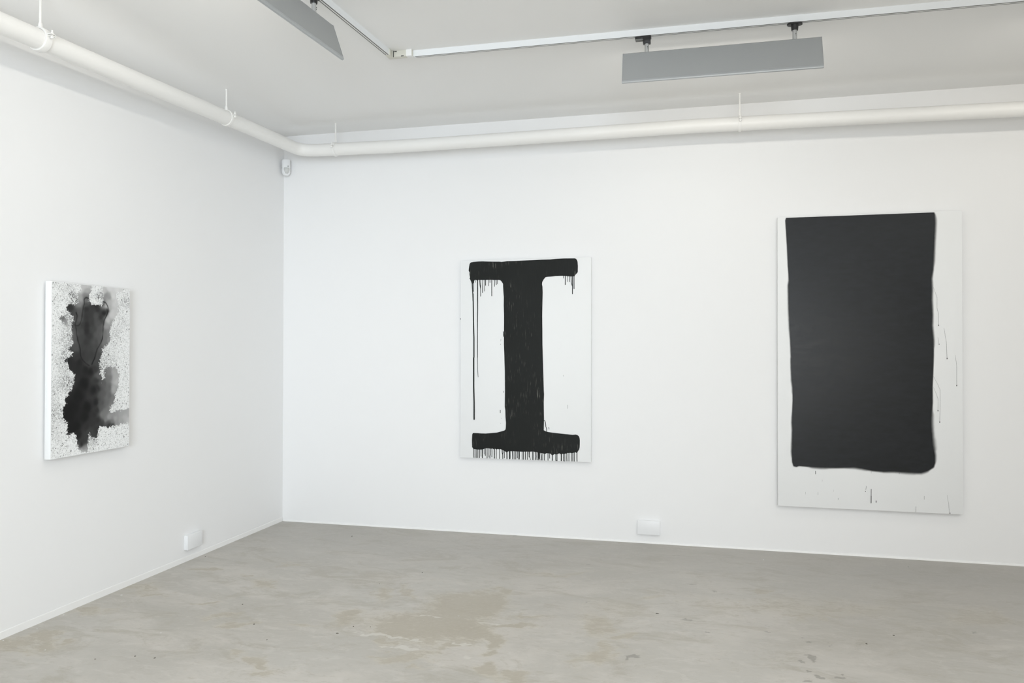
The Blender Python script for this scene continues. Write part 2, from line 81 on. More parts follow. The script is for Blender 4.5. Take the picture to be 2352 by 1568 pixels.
INK = [[0.2228,-0.0038,195],[0.2268,-0.0334,170],[0.2231,-0.0574,135],[0.227,-0.0721,95],[0.1928,-0.0291,195],[0.1836,-0.0739,165],[0.1781,-0.1036,130],[0.1783,-0.1478,90],[0.1785,-0.1921,90],[0.1675,-0.2128,80],[0.1194,-0.1317,50],[0.105,-0.1408,60],[0.1451,-0.1544,75],[0.1378,-0.178,75],[0.1307,-0.2219,70],[0.1381,-0.2423,80],[0.1309,-0.2657,110],[0.1492,-0.2658,85],[0.1457,-0.3098,90],[0.1569,-0.3394,80],[0.146,-0.3686,60],[0.1645,-0.3897,55],[0.1205,-0.4117,45],[0.1795,-0.4198,42],[0.0729,-0.1848,110],[0.0837,-0.2078,150],[0.0981,-0.225,190],[0.227,-0.084,110],[0.2233,-0.105,75],[0.2311,-0.1346,50],[0.2657,-0.1217,60],[0.2969,-0.1147,45],[0.3088,-0.1357,52],[0.3646,-0.1066,180],[0.3484,-0.0979,90],[0.3528,-0.1499,34],[0.3729,-0.1371,34],[0.3289,-0.1748,55],[0.3011,-0.1692,80],[0.2504,-0.1611,60],[0.2275,-0.1765,55],[0.2544,-0.1941,62],[0.3092,-0.2055,80],[0.341,-0.193,70],[0.2315,-0.2213,48],[0.2012,-0.2214,62],[0.1938,-0.2511,72],[0.1713,-0.2364,70],[0.2317,-0.2512,48],[0.2701,-0.2361,70],[0.3213,-0.242,90],[0.3096,-0.2725,88],[0.251,-0.2812,58],[0.2015,-0.2898,68],[0.179,-0.2955,68],[0.232,-0.311,60],[0.29,-0.3057,78],[0.3216,-0.2909,85],[0.2017,-0.3403,66],[0.2513,-0.3443,66],[0.2902,-0.3361,72],[0.2132,-0.3704,60],[0.2631,-0.3808,62],[0.2324,-0.4009,62],[0.2479,-0.4225,70],[0.3684,-0.0511,145],[0.3888,-0.0595,150],[0.4013,-0.0868,185],[0.3891,-0.112,180],[0.4175,-0.049,210],[0.4303,-0.0952,205],[0.4506,-0.01,215],[0.3966,-0.0066,212],[0.3521,-0.0304,190],[0.4017,-0.155,205],[0.4223,-0.1421,205],[0.3855,-0.1893,190],[0.4061,-0.1984,160],[0.3734,-0.2203,150],[0.3655,-0.2512,115],[0.3859,-0.2512,130],[0.3657,-0.2913,115],[0.3903,-0.2977,140],[0.3538,-0.3219,115],[0.3298,-0.346,90],[0.3181,-0.3885,75],[0.3104,-0.4249,70],[0.1272,-0.448,45],[0.176,-0.4502,45],[0.2258,-0.4558,40],[0.2597,-0.4706,38],[0.294,-0.4589,60],[0.3159,-0.4902,90],[0.303,-0.5231,55],[0.3119,-0.5572,48],[0.3294,-0.5415,85],[0.2178,-0.5344,34],[0.1766,-0.597,34],[0.1361,-0.6586,33],[0.2395,-0.6683,33],[0.1162,-0.7051,33],[0.2187,-0.7158,34],[0.286,-0.5722,38],[0.2993,-0.6403,42],[0.2867,-0.7062,52],[0.2697,-0.7546,52],[0.3126,-0.6819,48],[0.313,-0.7426,50],[0.3045,-0.7922,55],[0.24,-0.7679,48],[0.2528,-0.786,66],[0.2275,-0.8161,60],[0.2193,-0.8415,58],[0.2026,-0.8591,36],[0.1776,-0.8098,38],[0.1366,-0.7721,33],[0.165,-0.7592,33],[0.2787,-0.8159,62],[0.2152,-0.879,130],[0.2195,-0.8945,175],[0.2028,-0.8954,180],[0.3466,-0.4749,110],[0.3914,-0.4737,130],[0.4278,-0.4754,170],[0.3916,-0.5113,120],[0.4372,-0.5139,170],[0.4512,-0.532,185],[0.347,-0.5427,95],[0.3919,-0.5627,105],[0.433,-0.5758,165],[0.3385,-0.5929,88],[0.3922,-0.6072,105],[0.4196,-0.6231,120],[0.3344,-0.6433,85],[0.3834,-0.6476,108],[0.4107,-0.6671,125],[0.3301,-0.6768,90],[0.3702,-0.6976,120],[0.348,-0.7124,120],[0.3929,-0.7238,155],[0.3705,-0.7386,130],[0.4386,-0.7147,150],[0.4387,-0.7389,165],[0.4852,-0.7193,165],[0.5091,-0.7463,180],[0.5472,-0.7149,170],[0.5475,-0.761,195],[0.4204,-0.7543,120],[0.3841,-0.7572,85],[0.3483,-0.7532,70],[0.3932,-0.7754,55],[0.4206,-0.7785,60],[0.4528,-0.7682,150],[0.4856,-0.7684,165],[0.3395,-0.7659,60]]
INK_LINES = [[[0.2384,-0.0747],[0.2232,-0.0708],[0.208,-0.0788],[0.2119,-0.1024],[0.2083,-0.1233],[0.2008,-0.1473],[0.1935,-0.1889],[0.1805,-0.2216],[0.1564,-0.2247],[0.1527,-0.2188]],[[0.1527,-0.2247],[0.1583,-0.2364],[0.1603,-0.2658],[0.1716,-0.3043],[0.1829,-0.3399],[0.1861,-0.3845],[0.202,-0.4058],[0.2287,-0.4247],[0.2479,-0.4369]],[[0.3484,-0.0841],[0.3686,-0.0941],[0.383,-0.1183],[0.3771,-0.1493],[0.357,-0.1866],[0.3451,-0.2205],[0.3462,-0.2665],[0.3416,-0.2941],[0.3099,-0.3395],[0.2943,-0.3665],[0.2866,-0.3967],[0.2673,-0.4293]],[[0.1561,-0.1542],[0.1654,-0.1716],[0.1563,-0.2012],[0.149,-0.2188]]]
BASE = [[0.0303,-0.0373,222],[0.0656,-0.1217,222],[0.0307,-0.1797,225],[0.031,-0.2654,220],[0.0832,-0.0635,210],[0.1299,-0.0177,195],[0.13,-0.0614,165],[0.1411,-0.0902,150],[0.112,-0.0854,190],[0.1704,-0.0303,215],[0.1087,-0.1784,170],[0.0946,-0.2366,190],[0.1019,-0.2802,180],[0.1128,-0.3035,165],[0.0913,-0.3178,185],[0.0488,-0.3516,222],[0.0808,-0.3755,165],[0.1204,-0.3825,200],[0.2885,-0.0244,222],[0.2926,-0.0604,205],[0.3044,-0.0599,140],[0.2888,-0.0848,222],[0.472,-0.0466,215],[0.515,-0.0765,180],[0.4943,-0.1879,195],[0.4519,-0.2042,205],[0.4398,-0.2731,190],[0.5164,-0.2671,225],[0.4954,-0.3463,225],[0.4112,-0.3602,205],[0.3704,-0.3901,185],[0.4116,-0.4163,190],[0.4746,-0.4249,218],[0.5362,-0.012,220],[0.5155,-0.14,222],[0.0177,-0.4587,215],[0.0678,-0.4453,190],[0.0918,-0.5423,178],[0.1274,-0.4802,210],[0.1155,-0.5117,150],[0.0605,-0.572,195],[0.0259,-0.6325,190],[0.0184,-0.6728,180],[0.03,-0.7277,195],[0.0379,-0.792,200],[0.0768,-0.7649,205],[0.1167,-0.8344,222],[0.0189,-0.8528,218],[0.1371,-0.8858,222],[0.0762,-0.6051,215],[0.2831,-0.84,170],[0.3487,-0.8316,220],[0.3935,-0.8201,225],[0.4629,-0.881,225],[0.5335,-0.8197,222],[0.327,-0.8966,222],[0.5074,-0.5179,215],[0.4843,-0.5864,215],[0.5082,-0.6232,225],[0.4383,-0.6696,200],[0.3466,-0.4749,170],[0.338,-0.5083,200],[0.5323,-0.6604,222]]
FLOOR = [[2.025,-1.563,0.179,0.044,0.052,-0.172,0,0.8],[2.09,-1.499,0.102,0.025,0.038,-0.134,0,0.6],[1.956,-1.851,0.24,0.059,0.064,-0.185,0,0.75],[2.172,-1.921,0.106,0.026,0.029,-0.099,0,0.7],[1.84,-1.859,0.146,0.036,0.05,-0.132,0,0.4],[1.493,-1.465,0.057,0.014,0.046,-0.106,0,0.5],[1.657,-1.425,0.037,0.009,0.019,-0.048,0,0.5],[1.505,-1.875,0.067,0.016,0.041,-0.087,0,0.6],[2.124,-1.31,0.057,0.014,0.023,-0.086,0,0.6],[2.393,-1.636,0.052,0.013,0.007,-0.034,0,0.7],[2.342,-1.819,0.072,0.017,0.007,-0.031,0,0.9],[2.078,-2.115,0.074,0.018,0.014,-0.041,0,0.9],[2.243,-2.038,0.061,0.015,0.008,-0.027,0,0.8],[1.828,-2.139,0.054,0.013,0.01,-0.025,0,0.7],[1.934,-2.255,0.098,0.024,0.021,-0.053,0,0.6],[2.271,-2.138,0.033,0.008,0.013,-0.045,0,0.7],[2.728,-1.724,0.072,0.018,0.02,-0.152,0,0.5],[2.884,-1.825,0.055,0.014,0.004,-0.04,0,0.9],[2.793,-2.01,0.059,0.014,0.01,-0.083,0,0.6],[2.342,-2.318,0.056,0.014,0.02,-0.071,0,0.8],[2.487,-2.373,0.055,0.013,0.014,-0.061,0,0.8],[2.051,-2.358,0.025,0.006,0.01,-0.026,0,0.5],[2.999,-1.2,0.048,0.012,0.003,-0.062,0,0.4],[2.803,-1.373,0.156,0.038,0.018,-0.18,0,0.2],[1.797,-2.28,0.014,0.003,0.007,-0.015,0,1.0],[2.724,-2.145,0.038,0.009,0.011,-0.077,0,0.3],[2.405,-0.863,0.223,0.055,0.006,-0.036,0,0.4],[1.011,-2.083,0.058,0.014,0.021,-0.032,0,0.8],[0.838,-2.017,0.089,0.022,0.028,-0.041,0,0.6],[1.338,-2.484,0.029,0.007,0.024,-0.039,0,0.8],[0.765,-1.448,0.051,0.013,0.043,-0.07,0,0.5],[0.635,-1.855,0.055,0.013,0.013,-0.019,0,0.8],[0.219,-1.303,0.054,0.013,0.014,-0.019,0,0.8],[0.703,-1.083,0.074,0.018,0.015,-0.027,0,0.7],[0.204,-2.518,0.082,0.02,0.074,-0.072,0,0.6],[0.361,-2.489,0.034,0.008,0.009,-0.009,0,0.8],[0.157,-2.069,0.084,0.021,0.051,-0.057,0,0.5],[0.123,-2.611,0.067,0.016,0.06,-0.055,0,0.7],[1.279,-2.017,0.087,0.021,0.012,-0.022,0,0.5],[1.185,-2.455,0.058,0.014,0.027,-0.04,0,0.5],[1.44,-2.554,0.074,0.018,0.018,-0.029,0,0.4],[0.102,-1.725,0.1,0.024,0.057,-0.068,0,0.4],[0.24,-1.773,0.074,0.018,0.014,-0.018,0,0.6],[0.58,-1.342,0.053,0.013,0.01,-0.016,0,0.6],[3.628,-0.941,0.029,0.007,-0.007,-0.076,0,0.5],[3.591,-1.18,0.312,0.077,-0.013,-0.143,0,0.25],[3.973,-1.134,0.386,0.095,-0.025,-0.143,0,0.25],[4.62,-1.112,0.149,0.037,-0.059,-0.184,0,0.3],[3.873,-1.295,0.224,0.055,-0.007,-0.045,0,0.3],[4.74,-1.061,0.068,0.017,-0.025,-0.072,0,0.4],[2.956,-2.022,0.034,0.004,0.001,-0.017,1,0.8],[2.941,-2.051,0.01,0.002,0.001,-0.016,1,0.8],[2.649,-1.362,0.011,-0.029,-0.004,-0.014,1,0.8],[2.561,-0.626,0.017,0.004,0.001,-0.01,1,0.7],[3.187,-1.496,0.018,0.004,0.0,-0.015,1,0.6],[2.518,-2.22,0.009,0.002,0.002,-0.011,1,0.6],[3.09,-0.281,0.029,0.017,0.001,-0.018,1,0.4],[2.197,-0.681,0.009,0.002,0.002,-0.01,1,0.5],[2.81,-0.916,0.014,0.003,0.001,-0.012,1,0.5],[2.85,-1.083,0.02,0.005,0.001,-0.014,1,0.4],[2.4,-2.063,0.027,0.007,0.002,-0.01,1,0.3],[2.621,-0.359,0.02,0.005,0.002,-0.015,1,0.4],[1.938,-2.246,0.007,0.002,0.005,-0.013,1,0.3],[1.933,-0.023,0.011,0.003,0.002,-0.009,1,0.8],[3.741,-1.855,0.018,-0.03,-0.01,-0.028,1,0.75],[3.722,-1.818,0.02,0.005,-0.002,-0.014,1,0.5],[3.689,-1.898,0.021,-0.011,-0.004,-0.018,1,0.8],[3.835,-1.681,0.014,-0.027,-0.008,-0.024,1,0.55],[3.757,-1.658,0.019,0.005,-0.002,-0.015,1,0.6],[3.73,-1.608,0.008,-0.007,-0.004,-0.015,1,0.5],[3.697,-2.014,0.01,-0.021,-0.006,-0.015,1,0.7],[3.735,-2.058,0.021,-0.014,-0.005,-0.017,1,0.75],[3.817,-2.045,0.024,0.003,-0.004,-0.018,1,0.75],[3.837,-2.014,0.006,0.002,-0.002,-0.009,1,0.7],[3.678,-2.111,0.014,0.001,-0.002,-0.012,1,0.8],[3.977,-1.632,0.021,-0.013,-0.006,-0.023,1,0.35],[3.291,-1.641,0.021,0.005,-0.0,-0.012,1,0.6],[3.183,-1.497,0.022,0.005,0.0,-0.017,1,0.6],[3.592,-1.492,0.009,0.002,-0.001,-0.008,1,0.7],[3.575,-1.568,0.01,0.002,-0.001,-0.008,1,0.6],[3.659,-1.581,0.004,0.001,-0.001,-0.01,1,0.6],[3.565,-1.474,0.006,0.001,-0.001,-0.006,1,0.6],[3.528,-1.456,0.004,0.001,-0.001,-0.006,1,0.6],[3.337,-0.986,0.017,-0.016,-0.003,-0.021,1,0.6],[4.554,-1.338,0.017,-0.013,-0.01,-0.025,1,0.5],[4.787,-1.158,0.013,0.003,-0.008,-0.021,1,0.4],[3.63,-1.749,0.004,0.001,-0.001,-0.007,1,0.6],[3.878,-1.562,0.01,0.002,-0.003,-0.016,1,0.5],[3.457,-1.813,0.02,0.005,-0.001,-0.011,1,0.4],[3.447,-1.422,0.015,0.004,-0.001,-0.009,1,0.5],[3.496,-1.388,0.004,0.001,-0.001,-0.007,1,0.5],[3.704,-1.949,0.004,0.001,-0.001,-0.007,1,0.5],[3.755,-1.916,0.005,0.001,-0.001,-0.008,1,0.5],[3.2,-0.879,0.038,0.005,-0.0,-0.014,1,0.5],[3.687,-0.579,0.031,0.008,-0.002,-0.019,1,0.4],[4.66,-0.965,0.046,0.011,-0.002,-0.008,1,0.1],[3.867,-0.764,0.017,0.004,-0.001,-0.009,1,0.4],[3.655,-0.776,0.005,0.001,-0.001,-0.009,1,0.5],[3.489,-1.093,0.016,0.004,-0.001,-0.013,1,0.4],[0.623,-2.036,0.004,0.017,0.008,-0.009,1,0.4],[-0.032,-1.614,0.009,0.002,0.008,-0.01,1,0.3],[0.582,-2.25,0.021,0.005,0.005,-0.007,1,0.3],[1.015,-2.214,0.041,0.047,0.003,-0.003,1,0.4],[0.916,-2.306,0.028,0.007,0.007,-0.01,1,0.3],[1.58,-1.049,0.005,0.001,0.005,-0.015,2,1.0],[1.563,-1.989,0.004,0.001,0.004,-0.007,2,1.0],[1.647,-1.973,0.003,0.001,0.002,-0.005,2,1.0],[1.413,-1.323,0.003,0.001,0.003,-0.008,2,1.0],[3.031,-1.439,0.011,0.003,0.0,-0.009,2,1.0],[0.759,-0.322,0.006,0.002,0.006,-0.012,2,1.0],[2.488,0.016,0.004,0.001,0.001,-0.009,2,1.0],[0.835,-1.831,0.005,0.001,0.005,-0.008,2,1.0],[1.063,-2.078,0.006,0.001,0.005,-0.007,2,1.0],[0.865,-2.554,0.006,0.002,0.006,-0.007,2,1.0],[0.765,-2.558,0.005,0.001,0.005,-0.006,2,1.0],[0.615,-2.628,0.005,0.001,0.004,-0.004,2,1.0],[1.526,-2.091,0.009,0.002,0.004,-0.009,2,1.0],[0.051,-1.059,0.005,0.001,0.004,-0.006,2,1.0],[1.238,-2.246,0.003,0.001,0.003,-0.005,2,1.0],[4.163,-1.473,0.006,0.002,-0.002,-0.01,2,1.0],[4.012,-1.616,0.006,0.001,-0.002,-0.01,2,1.0],[4.55,-0.195,0.004,0.001,-0.003,-0.011,2,1.0],[0.086,-1.858,0.006,0.001,0.008,-0.009,3,1.0],[0.687,-2.291,0.003,0.001,0.005,-0.007,3,1.0],[0.027,-2.198,0.004,0.001,0.005,-0.005,3,1.0],[0.313,-2.596,0.004,0.001,0.006,-0.006,3,1.0],[0.027,-2.552,0.004,0.001,0.006,-0.006,3,1.0],[0.055,-2.389,0.004,0.001,0.003,-0.003,3,1.0],[3.664,-0.253,0.005,0.001,-0.002,-0.018,3,1.0],[3.454,-1.159,0.003,0.001,-0.0,-0.01,3,1.0],[2.03,-1.725,0.004,0.001,0.003,-0.008,3,1.0],[1.754,-2.072,0.182,-0.003,0.006,-0.016,4,0.8],[1.926,-2.179,0.07,-0.003,0.008,-0.023,4,1.0],[1.808,-2.18,0.065,0.004,0.003,-0.008,4,0.8],[1.892,-1.758,0.075,-0.009,0.003,-0.01,4,0.7],[2.216,-1.777,0.077,0.0,0.002,-0.01,4,0.7],[2.153,-2.078,0.137,-0.002,0.002,-0.009,4,0.8],[1.927,-2.087,0.046,-0.004,0.003,-0.01,4,0.8],[2.211,-1.702,0.045,0.011,0.008,-0.029,4,0.35],[2.216,-1.599,0.03,0.007,0.007,-0.026,4,0.35],[2.047,-2.193,0.125,0.009,0.004,-0.013,4,0.4],[2.22,-2.202,0.039,0.01,0.012,-0.039,4,0.5],[2.168,-2.361,0.037,0.009,0.024,-0.07,4,0.4],[1.862,-1.853,0.016,0.069,0.02,-0.032,4,0.4]]


# ---------------------------------------------------------------- helpers
def lin(c):
    c = c / 255.0
    return c / 12.92 if c <= 0.04045 else ((c + 0.055) / 1.055) ** 2.4


def mat(name, col, rough=0.6, metal=0.0, spec=0.5, bump=None):
    m = bpy.data.materials.new(name)
    m.use_nodes = True
    nt = m.node_tree
    b = nt.nodes['Principled BSDF']
    b.inputs['Base Color'].default_value = (*col, 1)
    b.inputs['Roughness'].default_value = rough
    b.inputs['Metallic'].default_value = metal
    b.inputs['Specular IOR Level'].default_value = spec
    if bump:
        scale, strength, dist = bump
        tc = nt.nodes.new('ShaderNodeTexCoord')
        n = nt.nodes.new('ShaderNodeTexNoise')
        n.inputs['Scale'].default_value = scale
        n.inputs['Detail'].default_value = 4
        nt.links.new(tc.outputs['Object'], n.inputs['Vector'])
        bp = nt.nodes.new('ShaderNodeBump')
        bp.inputs['Strength'].default_value = strength
        bp.inputs['Distance'].default_value = dist
        nt.links.new(n.outputs['Fac'], bp.inputs['Height'])
        nt.links.new(bp.outputs['Normal'], b.inputs['Normal'])
    return m


class G:
    """small node graph helper"""
    def __init__(s, m):
        s.m, s.nt = m, m.node_tree
        s.b = s.nt.nodes['Principled BSDF']

    def put(s, inp, v):
        if isinstance(v, bpy.types.NodeSocket):
            s.nt.links.new(v, inp)
        else:
            inp.default_value = v

    def math(s, op, a, b=0.0, c=None, clamp=False):
        n = s.nt.nodes.new('ShaderNodeMath')
        n.operation = op
        n.use_clamp = clamp
        s.put(n.inputs[0], a)
        s.put(n.inputs[1], b)
        if c is not None:
            s.put(n.inputs[2], c)
        return n.outputs[0]

    def step(s, x, lo, hi):
        n = s.nt.nodes.new('ShaderNodeMapRange')
        n.interpolation_type = 'SMOOTHSTEP'
        s.put(n.inputs['Value'], x)
        s.put(n.inputs['From Min'], lo)
        s.put(n.inputs['From Max'], hi)
        return n.outputs['Result']

    def mix(s, f, a, b):
        n = s.nt.nodes.new('ShaderNodeMix')
        n.data_type = 'RGBA'
        s.put(n.inputs[0], f)
        s.put(n.inputs[6], a if isinstance(a, bpy.types.NodeSocket) else (*a, 1))
        s.put(n.inputs[7], b if isinstance(b, bpy.types.NodeSocket) else (*b, 1))
        return n.outputs[2]

    def attr(s, name):
        n = s.nt.nodes.new('ShaderNodeAttribute')
        n.attribute_name = name
        return n.outputs['Fac']

    def coord(s, scale=(1, 1, 1)):
        t = s.nt.nodes.new('ShaderNodeTexCoord')
        mp = s.nt.nodes.new('ShaderNodeMapping')
        mp.inputs['Scale'].default_value = scale
        s.nt.links.new(t.outputs['Object'], mp.inputs['Vector'])
        return mp.outputs[0]

    def noise(s, v, scale, detail=3.0, rough=0.5, dist=0.0):
        n = s.nt.nodes.new('ShaderNodeTexNoise')
        s.nt.links.new(v, n.inputs['Vector'])
        n.inputs['Scale'].default_value = scale
        n.inputs['Detail'].default_value = detail
        n.inputs['Roughness'].default_value = rough
        n.inputs['Distortion'].default_value = dist
        return n.outputs['Fac']

    def bump(s, h, strength, dist):
        bp = s.nt.nodes.new('ShaderNodeBump')
        bp.inputs['Strength'].default_value = strength
        bp.inputs['Distance'].default_value = dist
        s.nt.links.new(h, bp.inputs['Height'])
        s.nt.links.new(bp.outputs['Normal'], s.b.inputs['Normal'])


def link_bm(name, bm, m, parent=None, smooth=False):
    bmesh.ops.recalc_face_normals(bm, faces=bm.faces)
    me = bpy.data.meshes.new(name)
    bm.to_mesh(me)
    bm.free()
    if smooth:
        me.polygons.foreach_set('use_smooth', [True] * len(me.polygons))
        try:
            me.set_sharp_from_angle(angle=math.radians(40))
        except Exception:
            pass
    o = bpy.data.objects.new(name, me)
    COL.objects.link(o)
    me.materials.append(m)
    if parent:
        o.parent = parent
    return o


def thing(name, label, cat, loc, rotz=0.0, group=None):
    o = bpy.data.objects.new(name, None)
    COL.objects.link(o)
    o.empty_display_size = 0.1
    o.location = loc
    o.rotation_euler = (0, 0, rotz)
    o['label'] = label
    o['category'] = cat
    if group:
        o['group'] = group
    return o


def struct(o):
    o['kind'] = 'structure'
    return o


def add_box(bm, lo, hi, bev=0.0, seg=2, M=None):
    r = bmesh.ops.create_cube(bm, size=1.0)
    vs = r['verts']
    c = [(a + b) / 2 for a, b in zip(lo, hi)]
    d = [abs(b - a) for a, b in zip(lo, hi)]
    for v in vs:
        v.co = Vector((v.co.x * d[0] + c[0], v.co.y * d[1] + c[1], v.co.z * d[2] + c[2]))
    if bev > 0:
        es = list({e for v in vs for e in v.link_edges})
        rb = bmesh.ops.bevel(bm, geom=es, offset=bev, segments=seg, profile=0.5, affect='EDGES')
        vs = list({v for f in rb['faces'] for v in f.verts} | {v for v in vs if v.is_valid})
    if M is not None:
        for v in vs:
            v.co = M @ v.co
    return vs


def add_tube(bm, pts, r, n=24, caps=True):
    """tube along a polyline"""
    pts = [Vector(p) for p in pts]
    rings = []
    ref = None
    for i, p in enumerate(pts):
        if i == 0:
            t = pts[1] - p
        elif i == len(pts) - 1:
            t = p - pts[i - 1]
        else:
            t = (pts[i + 1] - p).normalized() + (p - pts[i - 1]).normalized()
        t.normalize()
        if ref is None:
            ref = Vector((0, 0, 1)) if abs(t.z) < 0.9 else Vector((1, 0, 0))
        a = (ref - t * ref.dot(t)).normalized()
        ref = a
        b = t.cross(a)
        rr = r[i] if isinstance(r, (list, tuple)) else r
        rings.append([bm.verts.new(p + (a * math.cos(2 * PI * k / n) + b * math.sin(2 * PI * k / n)) * rr) for k in range(n)])
    for r0, r1 in zip(rings, rings[1:]):
        for k in range(n):
            bm.faces.new((r0[k], r0[(k + 1) % n], r1[(k + 1) % n], r1[k]))
    if caps:
        bm.faces.new(rings[0])
        bm.faces.new(rings[-1])
    return rings


def add_profile(bm, prof, axis, a, b):
    """closed 2-D profile [(p,q)...] extruded between a and b; axis 'x': (a,p,q)"""
    def P(t, p):
        return (t, p[0], p[1]) if axis == 'x' else (p[0], t, p[1])
    v0 = [bm.verts.new(P(a, p)) for p in prof]
    v1 = [bm.verts.new(P(b, p)) for p in prof]
    n = len(prof)
    for i in range(n):
        bm.faces.new((v0[i], v0[(i + 1) % n], v1[(i + 1) % n], v1[i]))
    bm.faces.new(v0)
    bm.faces.new(v1)


def sdf(P, poly):
    """signed distance, positive inside; P (N,2)"""
    poly = np.array(poly, float)
    A = poly
    B = np.roll(poly, -1, axis=0)
    best = np.full(len(P), 1e9)
    inside = np.zeros(len(P), bool)
    for (ax, ay), (bx, by) in zip(A, B):
        dx, dy = bx - ax, by - ay
        L = dx * dx + dy * dy + 1e-12
        t = np.clip(((P[:, 0] - ax) * dx + (P[:, 1] - ay) * dy) / L, 0, 1)
        d = (P[:, 0] - ax - t * dx) ** 2 + (P[:, 1] - ay - t * dy) ** 2
        best = np.minimum(best, d)
        c = ((ay > P[:, 1]) != (by > P[:, 1]))
        if abs(by - ay) > 1e-12:
            xi = (bx - ax) * (P[:, 1] - ay) / (by - ay) + ax
            inside ^= c & (P[:, 0] < xi)
    d = np.sqrt(best)
    return np.where(inside, d, -d)


def line_dist(P, pts):
    best = np.full(len(P), 1e9)
    for (ax, ay), (bx, by) in zip(pts, pts[1:]):
        dx, dy = bx - ax, by - ay
        L = dx * dx + dy * dy + 1e-12
        t = np.clip(((P[:, 0] - ax) * dx + (P[:, 1] - ay) * dy) / L, 0, 1)
        best = np.minimum(best, (P[:, 0] - ax - t * dx) ** 2 + (P[:, 1] - ay - t * dy) ** 2)
    return np.sqrt(best)


def shepard(P, samples, power=3.0, eps=1e-5):
    num = np.zeros(len(P))
    den = np.zeros(len(P))
    for x, y, v in samples:
        w = 1.0 / (((P[:, 0] - x) ** 2 + (P[:, 1] - y) ** 2 + eps) ** (power / 2))
        num += w * v
        den += w
    return num / den


def vnoise(P, scale, seed):
    rng = np.random.RandomState(seed)
    T = rng.rand(256, 256)
    q = P * scale + 1000.0
    i = np.floor(q).astype(int)
    f = q - i
    f = f * f * (3 - 2 * f)
    g = lambda a, b: T[a % 256, b % 256]
    a = g(i[:, 0], i[:, 1]) * (1 - f[:, 0]) + g(i[:, 0] + 1, i[:, 1]) * f[:, 0]
    b = g(i[:, 0], i[:, 1] + 1) * (1 - f[:, 0]) + g(i[:, 0] + 1, i[:, 1] + 1) * f[:, 0]
    return a * (1 - f[:, 1]) + b * f[:, 1]


def fbm(P, scale, seed, octaves=4, gain=0.55):
    r = np.zeros(len(P))
    a = 1.0
    s = 0.0
    for k in range(octaves):
        r += a * vnoise(P, scale * 2.03 ** k, seed + k)
        s += a
        a *= gain
    return r / s


def grid_mesh(name, xs, ys, to3, attrs, m, parent=None):
    """xs, ys 1-D arrays; to3(P)->Nx3; attrs: {name: values}"""
    nx, ny = len(xs), len(ys)
    X, Y = np.meshgrid(xs, ys)
    P = np.stack([X.ravel(), Y.ravel()], 1)
    V = to3(P)
    idx = np.arange(nx * ny).reshape(ny, nx)
    F = np.stack([idx[:-1, :-1].ravel(), idx[:-1, 1:].ravel(), idx[1:, 1:].ravel(), idx[1:, :-1].ravel()], 1)
    me = bpy.data.meshes.new(name)
    me.vertices.add(len(V))
    me.vertices.foreach_set('co', V.ravel())
    me.loops.add(F.size)
    me.loops.foreach_set('vertex_index', F.ravel())
    me.polygons.add(len(F))
    me.polygons.foreach_set('loop_start', np.arange(0, F.size, 4))
    me.polygons.foreach_set('loop_total', np.full(len(F), 4))
    me.update()
    me.validate()
    for k, v in attrs(P).items():
        a = me.attributes.new(k, 'FLOAT', 'POINT')
        a.data.foreach_set('value', np.ascontiguousarray(v, dtype=np.float32))
    me.materials.append(m)
    o = bpy.data.objects.new(name, me)
    COL.objects.link(o)
    if parent:
        o.parent = parent
    return o


# ---------------------------------------------------------------- materials
WALL = mat('wall_paint', (0.866, 0.868, 0.868), 0.75, spec=0.3)
CEIL = mat('ceiling_paint', (0.90, 0.90, 0.89), 0.85, spec=0.25)
TRIM = mat('trim_paint', (0.87, 0.87, 0.86), 0.5, spec=0.4)
PIPE = mat('pipe_paint', (0.86, 0.855, 0.835), 0.42, spec=0.45, bump=(60.0, 0.06, 0.002))
PLASTIC = mat('white_plastic', (0.84, 0.85, 0.86), 0.35)
TRACKM = mat('track_white_enamel', (0.84, 0.86, 0.87), 0.4)
SLOT = mat('track_slot_grey', (0.21, 0.21, 0.20), 0.6)
CREAM = mat('cream_plastic', (0.66, 0.65, 0.58), 0.45)
DARK = mat('dark_seam', (0.05, 0.05, 0.045), 0.7)
BLACKP = mat('black_plastic', (0.018, 0.018, 0.018), 0.45)
CHROME = mat('brushed_steel', (0.62, 0.63, 0.63), 0.32, metal=0.85)
HOUSE = mat('grey_metallic_enamel', (0.350, 0.362, 0.364), 0.45, metal=0.15, bump=(400.0, 0.04, 0.0005))
LIP = mat('aluminium_edge', (0.43, 0.45, 0.46), 0.3, metal=0.3)
REFL = mat('reflector_white', (0.80, 0.80, 0.80), 0.3)
CANVAS = mat('white_canvas', (0.85, 0.86, 0.86), 0.65, spec=0.3, bump=(900.0, 0.08, 0.0006))
WOOD = mat('stretcher_wood', (0.50, 0.36, 0.22), 0.7)
LENS = mat('frosted_lens', (0.60, 0.61, 0.60), 0.25)

TUBE = bpy.data.materials.new('lamp_glow')
TUBE.use_nodes = True
TUBE.cycles.emission_sampling = 'NONE'
_b = TUBE.node_tree.nodes['Principled BSDF']
_b.inputs['Base Color'].default_value = (0.9, 0.9, 0.9, 1)
_b.inputs['Emission Color'].default_value = (1.0, 0.96, 0.88, 1)
_b.inputs['Emission Strength'].default_value = 3.0

